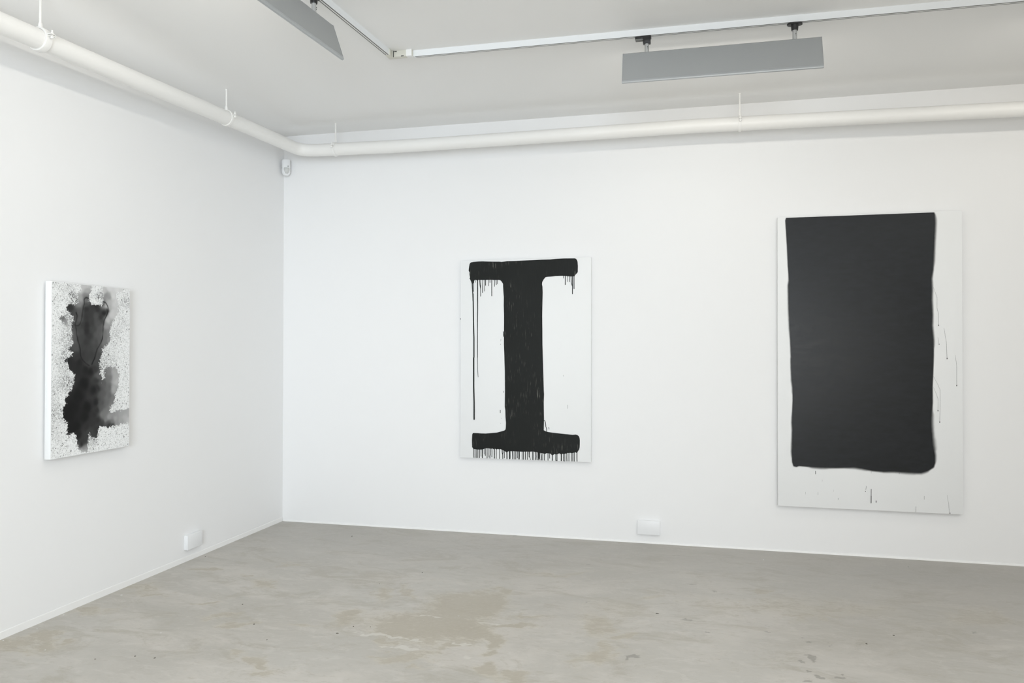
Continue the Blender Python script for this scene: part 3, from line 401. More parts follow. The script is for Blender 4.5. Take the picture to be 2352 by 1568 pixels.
# thick black enamel with faint vertical scratches
PAINT = mat('black_enamel_paint', (0.016, 0.017, 0.016), 0.5, spec=0.15)
g = G(PAINT)
v = g.coord((1, 1, 0.09))
n1 = g.noise(v, 150, 2, 0.5)
v2 = g.coord((1, 1, 1))
n2 = g.noise(v2, 5, 2)
f = g.math('MULTIPLY', g.step(n1, 0.60, 0.76), g.step(n2, 0.42, 0.62))
cc = g.mix(g.noise(v2, 3, 2), (0.010, 0.011, 0.010), (0.018, 0.020, 0.019))
g.put(g.b.inputs['Base Color'], g.mix(f, cc, (0.10, 0.10, 0.088)))
g.bump(n1, 0.25, 0.002)

# matt black field with a soft brushed edge, the signed distance is stored on the mesh
FIELD = mat('matt_black_paint', (0.018, 0.019, 0.020), 0.4, spec=0.22)
g = G(FIELD)
v = g.coord()
nz = g.noise(v, 60, 3)
ns = g.noise(g.coord((1, 1, 3)), 14, 3)
edge = g.math('ADD', g.attr('edge'), g.math('MULTIPLY', g.math('SUBTRACT', nz, 0.5), 0.25))
al = g.step(edge, -2.0, 0.9)
g.put(g.b.inputs['Alpha'], al)
g.put(g.b.inputs['Base Color'], g.mix(ns, (0.009, 0.010, 0.010), (0.017, 0.019, 0.022)))
g.put(g.b.inputs['Roughness'], g.math('ADD', 0.24, g.math('MULTIPLY', ns, 0.16)))

# ink wash with a speckled resist ground
INKM = mat('ink_wash', (0.8, 0.8, 0.8), 0.6, spec=0.12)
g = G(INKM)
v = g.coord()
j1 = g.noise(v, 95, 4, 0.65)
j2 = g.noise(v, 30, 3, 0.6)
edge = g.math('ADD', g.attr('wash'), g.math('ADD', g.math('MULTIPLY', g.math('SUBTRACT', j1, 0.5), 0.055), g.math('MULTIPLY', g.math('SUBTRACT', j2, 0.5), 0.035)))
mask = g.step(edge, -0.0012, 0.0012)
lvl = g.attr('base')
w1 = g.noise(v, 135, 3, 0.6, 1.0)
w2 = g.noise(v, 75, 2, 0.5, 0.5)
fle = g.step(w1, 0.50, 0.60)
# darker ground between the white crust, where the stored level is low
gap = g.math('MULTIPLY', g.step(g.noise(v, 150, 3, 0.6, 1.0), 0.46, 0.55), 1.0)
low = g.math('MULTIPLY', g.math('SUBTRACT', 1.0, lvl), 1.0, clamp=True)
ground = g.mix(g.math('MULTIPLY', gap, g.step(low, 0.02, 0.75)), (0.88, 0.89, 0.89), (0.09, 0.09, 0.09))
ground = g.mix(g.math('MULTIPLY', fle, 0.42), ground, (0.34, 0.35, 0.34))
dark = g.step(g.noise(g.coord((1.2, 1.2, 0.9)), 125, 2, 0.4, 0.8), 0.640, 0.69)
ground = g.mix(g.math('MULTIPLY', dark, 0.9), ground, (0.045, 0.045, 0.045))
ik = g.attr('ink')
comb = g.nt.nodes.new('ShaderNodeCombineColor')
for k in range(3):
    g.nt.links.new(ik, comb.inputs[k])
g.put(g.b.inputs['Base Color'], g.mix(mask, ground, comb.outputs[0]))

# worn concrete floor; stain maps are stored on the mesh
FLOORM = mat('worn_concrete', (0.45, 0.44, 0.42), 0.5, spec=0.35)
g = G(FLOORM)
v = g.coord()
vs = g.coord((0.62, 1.25, 1))
big = g.noise(v, 0.8, 3, 0.5)
med = g.noise(vs, 2.6, 8, 0.66, 0.7)
fine = g.noise(v, 38, 4, 0.6)
col = g.mix(g.step(big, 0.3, 0.7), (0.462, 0.440, 0.396), (0.520, 0.502, 0.464))
col = g.mix(g.math('MULTIPLY', g.step(med, 0.42, 0.66), 0.55), col, (0.630, 0.595, 0.548))
col = g.mix(g.math('MULTIPLY', g.step(g.noise(vs, 4.2, 9, 0.70, 0.9), 0.50, 0.64), 0.55), col, (0.395, 0.368, 0.305))
col = g.mix(g.math('MULTIPLY', g.step(g.noise(vs, 11, 7, 0.72, 0.6), 0.50, 0.66), 0.40), col, (0.63, 0.60, 0.56))
col = g.mix(g.math('MULTIPLY', g.step(g.noise(vs, 26, 5, 0.7, 0.4), 0.56, 0.68), 0.30), col, (0.385, 0.362, 0.315))
brk = g.noise(vs, 15, 6, 0.72, 0.8)
vis = g.attr('stain')
halo = g.step(vis, 0.0, 0.45)
col = g.mix(g.math('MULTIPLY', halo, 0.72), col, (0.565, 0.528, 0.450))
brk2 = g.noise(g.coord((0.6, 1.5, 1)), 55, 4, 0.7, 0.5)
st = g.math('ADD', vis, g.math('ADD', g.math('MULTIPLY', g.math('SUBTRACT', brk, 0.5), 1.25), g.math('MULTIPLY', g.math('SUBTRACT', brk2, 0.5), 0.7)))
col = g.mix(g.math('MULTIPLY', g.step(st, 0.10, 0.50), g.math('ADD', 0.12, g.math('ADD', g.math('MULTIPLY', med, 0.45), g.math('MULTIPLY', brk2, 0.45)))), col, (0.385, 0.348, 0.280))
stray = g.math('ADD', g.math('MULTIPLY', g.math('SUBTRACT', big, 0.5), 0.5), g.math('MULTIPLY', g.math('SUBTRACT', brk, 0.5), 1.0))
col = g.mix(g.math('MULTIPLY', g.step(stray, 0.10, 0.24), 0.35), col, (0.40, 0.37, 0.31))
pl = g.math('ADD', g.attr('pale'), g.math('MULTIPLY', g.math('SUBTRACT', brk, 0.5), 0.6))
col = g.mix(g.math('MULTIPLY', g.step(pl, 0.38, 0.58), 0.75), col, (0.63, 0.61, 0.56))
col = g.mix(g.math('MULTIPLY', g.attr('floor_dark'), 1.0), col, (0.375, 0.362, 0.335))
sm = g.math('ADD', g.attr('smear'), g.math('MULTIPLY', g.math('SUBTRACT', g.noise(vs, 38, 5, 0.7), 0.5), 1.5))
col = g.mix(g.math('MULTIPLY', g.step(sm, 0.30, 0.62), 0.55), col, (0.22, 0.205, 0.18))
col = g.mix(g.math('MULTIPLY', g.math('SUBTRACT', fine, 0.5), 0.5, clamp=True), col, (0.62, 0.61, 0.58))
pit = g.step(g.noise(v, 70, 2, 0.5), 0.74, 0.80)
col = g.mix(g.math('MULTIPLY', pit, 0.35), col, (0.26, 0.25, 0.23))
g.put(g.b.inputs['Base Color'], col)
g.put(g.b.inputs['Roughness'], g.math('ADD', 0.42, g.math('MULTIPLY', med, 0.25)))
g.bump(g.math('ADD', fine, med), 0.12, 0.004)

# ---------------------------------------------------------------- room
X1, Y1, H = 7.6, -9.0, 3.1


def slab(name, lo, hi, m):
    bm = bmesh.new()
    add_box(bm, lo, hi)
    return struct(link_bm(name, bm, m))


slab('wall_left', (-0.15, Y1 - 0.15, -0.15), (0.0, 0.15, H + 0.15), WALL)
slab('wall_back', (0.0, 0.0, -0.15), (X1, 0.15, H + 0.15), WALL)
slab('wall_right', (X1, Y1 - 0.15, -0.15), (X1 + 0.15, 0.15, H + 0.15), WALL)
slab('wall_front', (0.0, Y1 - 0.15, -0.15), (X1, Y1, H + 0.15), WALL)


def ceil_z(x, y):
    """ceiling height, bent down along the left wall to fit the camera view"""
    D = np.interp(-np.asarray(y, float), [0, 0.33, 0.87, 1.33, 1.7, 2.04, 2.57, 4.0, 9.0], [0, 0.036, 0.061, 0.078, 0.091, 0.103, 0.120, 0.13, 0.13])  # added drop of the ceiling edge, keeps it hidden behind the pipe
    t = np.clip(np.asarray(x, float) / 0.42, 0, 1)
    return H - D * (1 - t * t * (3 - 2 * t))


cx_ = np.concatenate([np.linspace(0, 0.5, 26), np.linspace(0.7, X1, 20)])
cy_ = np.concatenate([np.linspace(Y1, -3.2, 20), np.linspace(-3.0, 0, 61)])
ce = grid_mesh('ceiling', cx_, cy_, lambda P: np.stack([P[:, 0], P[:, 1], ceil_z(P[:, 0], P[:, 1])], 1), lambda P: {}, CEIL)
ce.data.polygons.foreach_set('use_smooth', [True] * len(ce.data.polygons))
struct(ce)


def floor_attrs(P):
    stain = np.zeros(len(P))
    smear = np.zeros(len(P))
    pale = np.zeros(len(P))
    warp = np.stack([fbm(P, 7, 11) - 0.5, fbm(P, 7, 31) - 0.5], 1) * 0.24
    warp2 = np.stack([fbm(P, 30, 51, 3) - 0.5, fbm(P, 30, 71, 3) - 0.5], 1) * 0.06
    for cx, cy, ax, ay, bx, by, kind, s in FLOOR:
        if kind in (2, 3):
            continue
        Q = P + (warp + warp2 if kind == 0 else warp2 * (0.8 if kind == 1 else 1.2)) - np.array([cx, cy])
        det = ax * by - ay * bx
        u = (Q[:, 0] * by - Q[:, 1] * bx) / det
        w = (-Q[:, 0] * ay + Q[:, 1] * ax) / det
        r = np.minimum(u * u + w * w, 40)
        val = s * np.exp(-0.9 * r) if kind == 0 else s * np.clip(1.35 - r * 0.9, 0, 1)
        if kind == 0:
            stain = np.maximum(stain, val) + 0.15 * np.minimum(stain, val)
        elif kind == 1:
            smear = np.maximum(smear, val)
        else:
            pale = np.maximum(pale, val)
    stain *= 0.75 + 0.6 * fbm(P, 5, 91)
    # darker band along the foot of the back wall and towards the right
    floor_dark = 0.50 * np.exp(-((-P[:, 1] - 0.25) / 0.75) ** 2) * (0.7 + 0.6 * fbm(P, 1.4, 7))
    floor_dark += 0.30 * np.clip((P[:, 0] - 3.0) / 3.0, 0, 1) * (0.6 + 0.8 * fbm(P, 2.0, 17))
    return {'stain': stain, 'smear': smear, 'pale': pale, 'floor_dark': np.clip(floor_dark, 0, 0.7)}


xs = np.concatenate([np.arange(0.0, 6.2, 0.014), np.arange(6.2, X1 + 0.001, 0.2), [X1]])
ys = np.concatenate([[Y1], np.arange(Y1 + 0.2, -3.4, 0.2), np.arange(-3.4, -0.0001, 0.011), [0.0]])
ys = np.unique(np.round(ys, 4))
xs = np.unique(np.round(xs, 4))
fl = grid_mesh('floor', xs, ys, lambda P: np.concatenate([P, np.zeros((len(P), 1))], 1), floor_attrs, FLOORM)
struct(fl)

# little pits and paint specks on the concrete
def specks(name, kind, m):
    for cx, cy, ax, ay, bx, by, k, s in FLOOR:
        if k != kind:
            continue
        bm = bmesh.new()
        a, b = math.hypot(ax, ay) * 0.8, min(math.hypot(bx, by) * 0.75, 1.6 * math.hypot(ax, ay))
        vs = [bm.verts.new((cx + math.cos(t) * a * (0.85 + 0.3 * math.sin(3 * t + cx * 9)), cy + math.sin(t) * b * 0.7, 0.0012)) for t in [2 * PI * i / 12 for i in range(12)]]
        c = bm.verts.new((cx, cy, 0.0022))
        w = [bm.verts.new((q.co.x, q.co.y, -0.001)) for q in vs]
        for i in range(12):
            bm.faces.new((vs[i], vs[(i + 1) % 12], c))
            bm.faces.new((w[i], w[(i + 1) % 12], vs[(i + 1) % 12], vs[i]))
        link_bm(name, bm, m, fl)


specks('grit_mark', 2, mat('dark_grit', (0.13, 0.115, 0.095), 0.8))
specks('paint_speck', 3, mat('white_speck', (0.72, 0.72, 0.70), 0.7))

# skirting: slim painted fillets at the wall feet
bm = bmesh.new()
yy = np.linspace(-8.9, -0.002, 90)
pr = []
rng = np.random.RandomState(4)
for y in yy:
    t = 0.0035 if y < -1.0 else 0.0025
    h = 0.034 + 0.003 * math.sin(y * 2.2) + (0.012 if -3.05 < y < -2.75 else 0)
    t += 0.006 * math.exp(-((y + 2.75) / 0.14) ** 2)
    pr.append([(0.0, h), (t * 0.8, h - 0.0015), (t, h - 0.004), (t + 0.0015, 0.0), (0.0, 0.0)])
rows = [[bm.verts.new((p[0], y, p[1])) for p in P_] for P_, y in zip(pr, yy)]
for a, b in zip(rows, rows[1:]):
    for k in range(5):
        bm.faces.new((a[k], a[(k + 1) % 5], b[(k + 1) % 5], b[k]))
bm.faces.new(rows[0])
bm.faces.new(rows[-1])
struct(link_bm('baseboard_left', bm, TRIM))
bm = bmesh.new()
add_profile(bm, [(0.0, 0.011), (-0.004, 0.010), (-0.007, 0.0), (0.0, 0.0)], 'x', 0.008, X1)
struct(link_bm('baseboard_back', bm, TRIM))


# ---------------------------------------------------------------- paintings
def strip(bm, pts, y, sub=1):
    """tapered ribbon with rounded end in the painting plane; pts (x,z,width)"""
    P = [Vector((p[0], p[1])) for p in pts]
    Wd = [p[2] for p in pts]
    L, R = [], []
    for i in range(len(P)):
        if i == 0:
            t = P[1] - P[0]
        elif i == len(P) - 1:
            t = P[i] - P[i - 1]
        else:
            t = (P[i + 1] - P[i - 1])
        t.normalize()
        nrm = Vector((-t.y, t.x))
        L.append(P[i] + nrm * Wd[i] / 2)
        R.append(P[i] - nrm * Wd[i] / 2)
    t = (P[-1] - P[-2]).normalized()
    nrm = Vector((-t.y, t.x))
    w = Wd[-1] / 2
    end = [P[-1] + nrm * (w * math.cos(a)) + t * (w * math.sin(a)) for a in (PI / 4, PI / 2, 3 * PI / 4)]
    out = L + end + R[::-1]
    front = [bm.verts.new((p.x, y, p.y)) for p in out]
    back = [bm.verts.new((p.x, y + 0.0009, p.y)) for p in out]
    bm.faces.new(front)
    n = len(out)
    for i in range(n):
        bm.faces.new((front[i], back[i], back[(i + 1) % n], front[(i + 1) % n]))


def flat_poly(bm, pts, y, th):
    co = pts
    fa = tessellate_polygon([[Vector((p[0], p[1], 0.0)) for p in pts]])
    front = [bm.verts.new((p[0], y, p[1])) for p in co]
    back = [bm.verts.new((p[0], y + th, p[1])) for p in co]
    cnt = {}
    for f in fa:
        bm.faces.new([front[i] for i in f])
        for a, b in zip(f, list(f[1:]) + [f[0]]):
            cnt[(a, b)] = 1
    for a, b in cnt:
        if (b, a) not in cnt:
            bm.faces.new((front[b], front[a], back[a], back[b]))


def canvas(parent, W, Hh, d, m=None):
    bm = bmesh.new()
    add_box(bm, (-W / 2, -d, 0), (W / 2, -0.012, Hh), 0.0022, 2)
    c = link_bm('canvas', bm, m or CANVAS, parent, True)
    for lo, hi in (((-W / 2 + 0.03, -0.012, 0.03), (W / 2 - 0.03, -0.0005, 0.075)), ((-W / 2 + 0.03, -0.012, Hh - 0.075), (W / 2 - 0.03, -0.0005, Hh - 0.03))):
        bm = bmesh.new()
        add_box(bm, lo, hi)
        link_bm('stretcher_bar', bm, WOOD, parent)
    return c


# letter painting
WI, HI_ = 0.989, 1.486
p1 = thing('painting', 'white canvas with a large black serif letter I and paint drips, on the back wall', 'painting', (2.0018, 0.0, 0.568))
canvas(p1, WI, HI_, 0.040)
sx, sz = WI / 0.99, HI_ / 1.487
L3 = lambda p: (p[0] * sx - WI / 2, HI_ + p[1] * sz)
bm = bmesh.new()
flat_poly(bm, [L3(p) for p in LETTER], -0.0416, 0.0016)
link_bm('painted_letter', bm, PAINT, p1)
for k_, D_ in enumerate(LETTER_DRIPS):
    bm = bmesh.new()
    q = []
    for p in D_:
        x, z = L3(p)
        q.append((x, max(z, 0.0012 + p[2] * 0.5), p[2]))
    strip(bm, q, -0.0411 - 0.000005 * k_)
    link_bm('paint_drip', bm, PAINT, p1)

# black rectangle painting
WB, HB_ = 1.137, 1.973
p2 = thing('painting', 'tall white canvas filled by a huge matt black rectangle, right end of the back wall', 'painting', (4.3465, 0.0, 0.319))
canvas(p2, WB, HB_, 0.040)
sx, sz = WB / 1.142, HB_ / 1.975
poly = [(p[0] * sx - WB / 2, HB_ + p[1] * sz) for p in BLOCK]
softs = [(p[0] * sx - WB / 2, HB_ + p[1] * sz, p[2]) for p in BLOCK_SOFT]


def block_attrs(P):
    d = sdf(P, poly)
    s = shepard(P, softs, 4.0)
    e = np.where(d > 0, d / np.minimum(s, 0.006), d / s + 0.0)
    return {'edge': np.clip(e, -6, 6)}


bx = [p[0] for p in poly]
bz = [p[1] for p in poly]
gx = np.arange(min(bx) - 0.028, max(bx) + 0.022, 0.005)
gx = gx[(gx > -WB / 2 + 0.003) & (gx < WB / 2 - 0.003)]
gz = np.arange(min(bz) - 0.028, min(max(bz) + 0.022, HB_ - 0.004), 0.005)
grid_mesh('painted_rectangle', gx, gz, lambda P: np.stack([P[:, 0], np.full(len(P), -0.0410), P[:, 1]], 1), block_attrs, FIELD, p2)
for k_, D_ in enumerate(BLOCK_DRIPS):
    bm = bmesh.new()
    strip(bm, [(p[0] * sx - WB / 2, max(HB_ + p[1] * sz, 0.001 + p[2] * 0.5), p[2] * (0.65 if p[2] < 0.0025 else 0.95)) for p in D_], -0.0412 - 0.000005 * k_)
    link_bm('paint_drip', bm, PAINT, p2)

# ink painting on the left wall (rotated so that its front faces +x)
WL, HL_ = 0.549, 0.907
p3 = thing('painting', 'small white speckled canvas with a black and grey ink blot, hung on the left wall', 'painting', (0.0, -2.0368, 0.824), PI / 2)
canvas(p3, WL, HL_, 0.050)
sx, sz = WL / 0.55, HL_ / 0.912
T3 = lambda p: (p[0] * sx - WL / 2, HL_ + p[1] * sz)
alb = lambda g_: lin(g_) / lin(236.0) * 0.90


def ink_attrs(P):
    wp = np.stack([fbm(P, 22, 5, 3) - 0.5, fbm(P, 22, 15, 3) - 0.5], 1) * 0.016
    Q = P + wp
    d = np.maximum(sdf(P, [T3(p) for p in WASH]), sdf(P, [T3(p) for p in WASH2]))
    ink = shepard(Q, [(*T3(p), alb(p[2])) for p in INK], 4.2, 1.6e-4)
    ink *= 0.86 + 0.2 * fbm(np.stack([P[:, 0] * 1.0, P[:, 1] * 0.5], 1), 40, 77, 3)
    for pl_ in INK_LINES:
        for _ in range(2):
            pl_ = [pl_[0]] + [[a[0] * w_ + b[0] * (1 - w_), a[1] * w_ + b[1] * (1 - w_)] for a, b in zip(pl_, pl_[1:]) for w_ in (0.75, 0.25)] + [pl_[-1]]
        ld = line_dist(P + wp * 0.55, [T3(p) for p in pl_])
        k = 0.85 * np.exp(-(ld / 0.0040) ** 2) * (0.55 + 0.7 * vnoise(P, 45, 9))
        k = np.clip(k, 0, 0.9)
        ink = ink * (1 - k) + 0.012 * k
    base = shepard(P, [(*T3(p), p[2] / 225.0) for p in BASE], 3.0, 1e-4)
    base = np.clip((base - 0.55) / 0.45, 0, 1)
    ink = np.maximum(ink - 0.005, 0.006)
    return {'wash': d, 'ink': np.clip(ink, 0.008, 0.9), 'base': base}


grid_mesh('ink_image', np.linspace(-WL / 2 + 0.0025, WL / 2 - 0.0025, 221), np.linspace(0.0025, HL_ - 0.0025, 363),
          lambda P: np.stack([P[:, 0], np.full(len(P), -0.0506), P[:, 1]], 1), ink_attrs, INKM, p3)

# ---------------------------------------------------------------- blank socket boxes
def wall_box(label, loc, rotz, w, h, d):
    t = thing('socket_box', label, 'wall box', loc, rotz, None)
    bm = bmesh.new()
    add_box(bm, (-w / 2, -d, -h / 2), (w / 2, 0.0, h / 2), 0.002, 2)
    link_bm('back_box', bm, PLASTIC, t, True)
    bm = bmesh.new()
    add_box(bm, (-w / 2 - 0.001, -d - 0.007, -h / 2 - 0.001), (w / 2 + 0.001, -d - 0.0008, h / 2 + 0.001), 0.0025, 3)
    link_bm('cover_plate', bm, PLASTIC, t, True)
    return t


wall_box('white blank socket box low on the back wall between the two large paintings', (2.9066, 0.0, 0.1155), 0.0, 0.158, 0.098, 0.018)
wall_box('white blank socket box low on the left wall near the corner', (0.0, -1.134, 0.126), PI / 2, 0.150, 0.094, 0.022)

# ---------------------------------------------------------------- pipe around the room
R_P = 0.047
PD = 0.235
PL = 0.26
left_pts = [(PL, -8.9, 2.80), (PL, -4.0, 2.79), (PL, -2.80, 2.817), (PL, -2.01, 2.850), (PL, -1.42, 2.878), (PL, -0.95, 2.897), (PL, -0.44, 2.914)]
arc = []
for k in range(1, 8):
    a = PI - (PI / 2) * k / 8
    arc.append((PL + 0.10 + 0.10 * math.cos(a), -PD - 0.10 + 0.10 * math.sin(a), 2.917 - 0.010 * k / 8))
back_pts = [(PL + 0.16, -PD, 2.904), (1.02, -PD, 2.894), (1.40, -PD, 2.893), (3.24, -PD, 2.899), (5.2, -PD, 2.872), (X1 - 0.004, -PD, 2.87)]
bm = bmesh.new()
add_tube(bm, left_pts + arc + back_pts, R_P, 40)
pipe = link_bm('ceiling_pipe', bm, PIPE, None, True)
pipe['label'] = 'long thick white painted pipe running under the ceiling around the left and back walls'
pipe['category'] = 'pipe'


def pipe_hanger(label, x, y, zc, rotz, big, gr):
    """split ring hanger; local x along the pipe, local -y towards the room"""
    t = thing('pipe_hanger', label, 'pipe hanger', (x, y, zc), rotz, gr)
    ro = R_P + (0.0085 if big else 0.0055)
    hw = 0.017 if big else 0.010
    bm = bmesh.new()
    n = 44
    ring = []
    for k in range(n):
        a = 2 * PI * k / n
        ca, sa = math.cos(a), math.sin(a)
        ring.append([bm.verts.new((sx_, ca * rr, sa * rr)) for sx_, rr in ((-hw, R_P + 0.0003), (-hw, ro), (-hw + 0.004, ro + 0.001), (hw - 0.004, ro + 0.001), (hw, ro), (hw, R_P + 0.0003))])
    for k in range(n):
        A, B = ring[k], ring[(k + 1) % n]
        for j in range(6):
            bm.faces.new((A[j], A[(j + 1) % 6], B[(j + 1) % 6], B[j]))
    link_bm('clamp_ring', bm, PIPE, t, True)
    for s in (-1, 1):
        bm = bmesh.new()
        a = math.radians(14)
        yc = s * (ro + 0.010) * math.cos(a)
        zc_ = (ro) * math.sin(a)
        y0, y1 = sorted((s * (ro - 0.003), s * (ro + 0.020)))
        add_box(bm, (-hw * 0.8, y0, zc_ + 0.002), (hw * 0.8, y1, zc_ + 0.006), 0.0008, 1)
        add_box(bm, (-hw * 0.8, y0, zc_ - 0.006), (hw * 0.8, y1, zc_ - 0.002), 0.0008, 1)
        ear = link_bm('clamp_ear', bm, PIPE, t)
        bm = bmesh.new()
        yb = s * (ro + 0.012)
        add_tube(bm, [(0, yb, zc_ - 0.016), (0, yb, zc_ + 0.024)], 0.0038, 12)
        add_tube(bm, [(0, yb, zc_ - 0.014), (0, yb, zc_ - 0.006)], 0.0075, 6)
        add_tube(bm, [(0, yb, zc_ + 0.006), (0, yb, zc_ + 0.012)], 0.0075, 6)
        link_bm('bolt', bm, PIPE, ear)
    bm = bmesh.new()
    add_tube(bm, [(0, 0, ro - 0.002), (0, 0, float(ceil_z(x, y)) - zc - 0.002)], 0.0058, 14)
    link_bm('threaded_rod', bm, PIPE, t, True)
    bm = bmesh.new()
    add_tube(bm, [(0, 0, ro - 0.002), (0, 0, ro + 0.008), (0, 0, ro + 0.022)], [0.010, 0.010, 0.0085], 6)
    link_bm('boss_nut', bm, PIPE, t)
    bm = bmesh.new()
    add_tube(bm, [(0, 0, float(ceil_z(x, y)) - zc - 0.010), (0, 0, float(ceil_z(x, y)) - zc - 0.0002)], [0.0062, 0.0085], 14)
    link_bm('ceiling_anchor', bm, PIPE, t, True)
    return t


pipe_hanger('white pipe hanger rod on the back wall pipe close to the corner', 0.5728, -PD, 2.9015, 0.0, False, None)
pipe_hanger('white pipe hanger rod on the back wall pipe below the long grey wall washer', 3.5193, -PD, 2.8955, 0.0, False, None)
pipe_hanger('white pipe hanger rod midway along the left wall pipe', PL, -1.156, 2.889, PI / 2, False, None)
pipe_hanger('white pipe hanger with a broad clamp at the left edge of the photo', PL, -2.595, 2.826, PI / 2, True, None)

# ---------------------------------------------------------------- motion detector in the corner
det = thing('motion_detector', 'small white motion detector mounted high in the room corner under the pipe', 'motion detector', (0.0, 0.0, 2.832), 0.0)
Mr = Matrix.Translation((0.047, -0.047, 0)) @ Matrix.Rotation(math.radians(38), 4, 'Z')


def tr(bm):
    for v_ in bm.verts:
        v_.co = Mr @ v_.co


def detector_shape(bm, hw, d0, d1, z0, z1, bottom):
    """half-rounded shell: local -y is the front"""
    n = 20
    pr_ = []
    zs = np.linspace(z0, z1, 15)
    for z in zs:
        k = 1.0
        if bottom and z < z0 + 0.035:
            u = (z0 + 0.035 - z) / 0.035
            k = math.sqrt(max(0.0, 1 - (u * 0.88) ** 2))
        if z > z1 - 0.006:
            k *= 0.95
        ring = [bm.verts.new((hw * k * sgn_pow(math.cos(a), 0.75), d0 - (d1 - d0) * -0 - abs(d1 - d0) * k * (max(0.0, math.sin(a)) ** 0.75), z)) for a in [PI * i / n for i in range(n + 1)]]
        pr_.append(ring)
    for a_, b_ in zip(pr_, pr_[1:]):
        for i in range(n):
            bm.faces.new((a_[i], a_[i + 1], b_[i + 1], b_[i]))
        bm.faces.new((a_[n], a_[0], b_[0], b_[n]))
    bm.faces.new(pr_[0])
    bm.faces.new(pr_[-1])


def sgn_pow(x_, p):
    return math.copysign(abs(x_) ** p, x_)


bm = bmesh.new()
detector_shape(bm, 0.034, 0.004, 0.040, -0.062, 0.062, True)
tr(bm)
link_bm('housing', bm, PLASTIC, det, True)
bm = bmesh.new()
add_box(bm, (-0.026, 0.002, -0.050), (0.026, 0.016, 0.052), 0.003)
tr(bm)
link_bm('mounting_bracket', bm, PLASTIC, det, True)
bm = bmesh.new()
detector_shape(bm, 0.0225, -0.016, 0.010, -0.050, -0.004, True)
tr(bm)
link_bm('sensor_lens', bm, LENS, det, True)
bm = bmesh.new()
add_box(bm, (0.006, -0.0405, 0.003), (0.014, -0.030, 0.012), 0.001)
tr(bm)
link_bm('indicator_window', bm, mat('indicator_grey', (0.42, 0.43, 0.42), 0.3), det)
bm = bmesh.new()
add_box(bm, (-0.0344, -0.012, -0.0055), (0.0344, -0.006, -0.0035))
tr(bm)
link_bm('housing_seam', bm, SLOT, det)

# ---------------------------------------------------------------- lighting track
ZT = 3.065          # underside of the track
TW = 0.022


def track_rail(name, label, a, b, length):
    """rail from a to b (xy); local x along it, room side is local -y"""
    ang = math.atan2(b[1] - a[1], b[0] - a[0])
    t = thing(name, label, 'lighting track', (a[0], a[1], ZT), ang)
    bm = bmesh.new()
    h = H - ZT
    prof = [(-TW / 2, h), (-TW / 2, 0.0), (-0.0070, 0.0), (-0.0070, 0.010), (-0.0030, 0.010), (-0.0030, 0.0), (0.0030, 0.0), (0.0030, 0.010), (0.0070, 0.010), (0.0070, 0.0), (TW / 2, 0.0), (TW / 2, h)]
    add_profile(bm, prof, 'x', 0.0, length)
    link_bm('rail', bm, TRACKM, t)
    bm = bmesh.new()
    for s in (-1, 1):
        y0, y1 = sorted((s * 0.0032, s * 0.0104))
        add_box(bm, (0.012, y0, -0.0006), (length, y1, 0.0022))
    link_bm('contact_strip', bm, SLOT, t)
    bm = bmesh.new()
    add_box(bm, (0.0, -0.0029, -0.0012), (length, 0.0029, -0.0002))
    link_bm('centre_rib', bm, TRIM, t)
    return t


track_rail('lighting_track', 'white ceiling track rail parallel to the back wall above the wide wall washer', (1.655, -1.412), (4.78, -1.385), 5.9)
track_rail('lighting_track', 'white ceiling track rail running towards the camera at the upper left of the corner joint', (1.520, -1.462), (1.4725, -2.19), 6.6)

cj = thing('track_corner_joint', 'cream plastic corner joint where the two ceiling track rails meet', 'track joint', (1.56, -1.43, ZT))
bm = bmesh.new()
add_box(bm, (-0.014, -0.016, -0.002), (0.095, 0.016, 0.0348), 0.002)
add_box(bm, (-0.054, -0.052, -0.0018), (-0.024, 0.012, 0.0346), 0.002)
add_box(bm, (-0.050, -0.014, -0.0024), (-0.0125, 0.0145, 0.0344), 0.002)
link_bm('joint_body', bm, CREAM, cj, True)
for lo, hi in (((-0.0185, -0.0175, -0.0030), (-0.0150, -0.0155, 0.033)), ((-0.012, -0.0172, 0.026), (0.004, -0.0155, 0.031)), ((0.030, -0.0172, -0.0026), (0.046, -0.0150, 0.002))):
    bm = bmesh.new()
    add_box(bm, lo, hi)
    link_bm('joint_seam', bm, DARK, cj)
bm = bmesh.new()
add_box(bm, (0.060, -0.0175, -0.003), (0.094, 0.0165, 0.0349), 0.001)
link_bm('end_sleeve', bm, TRIM, cj, True)


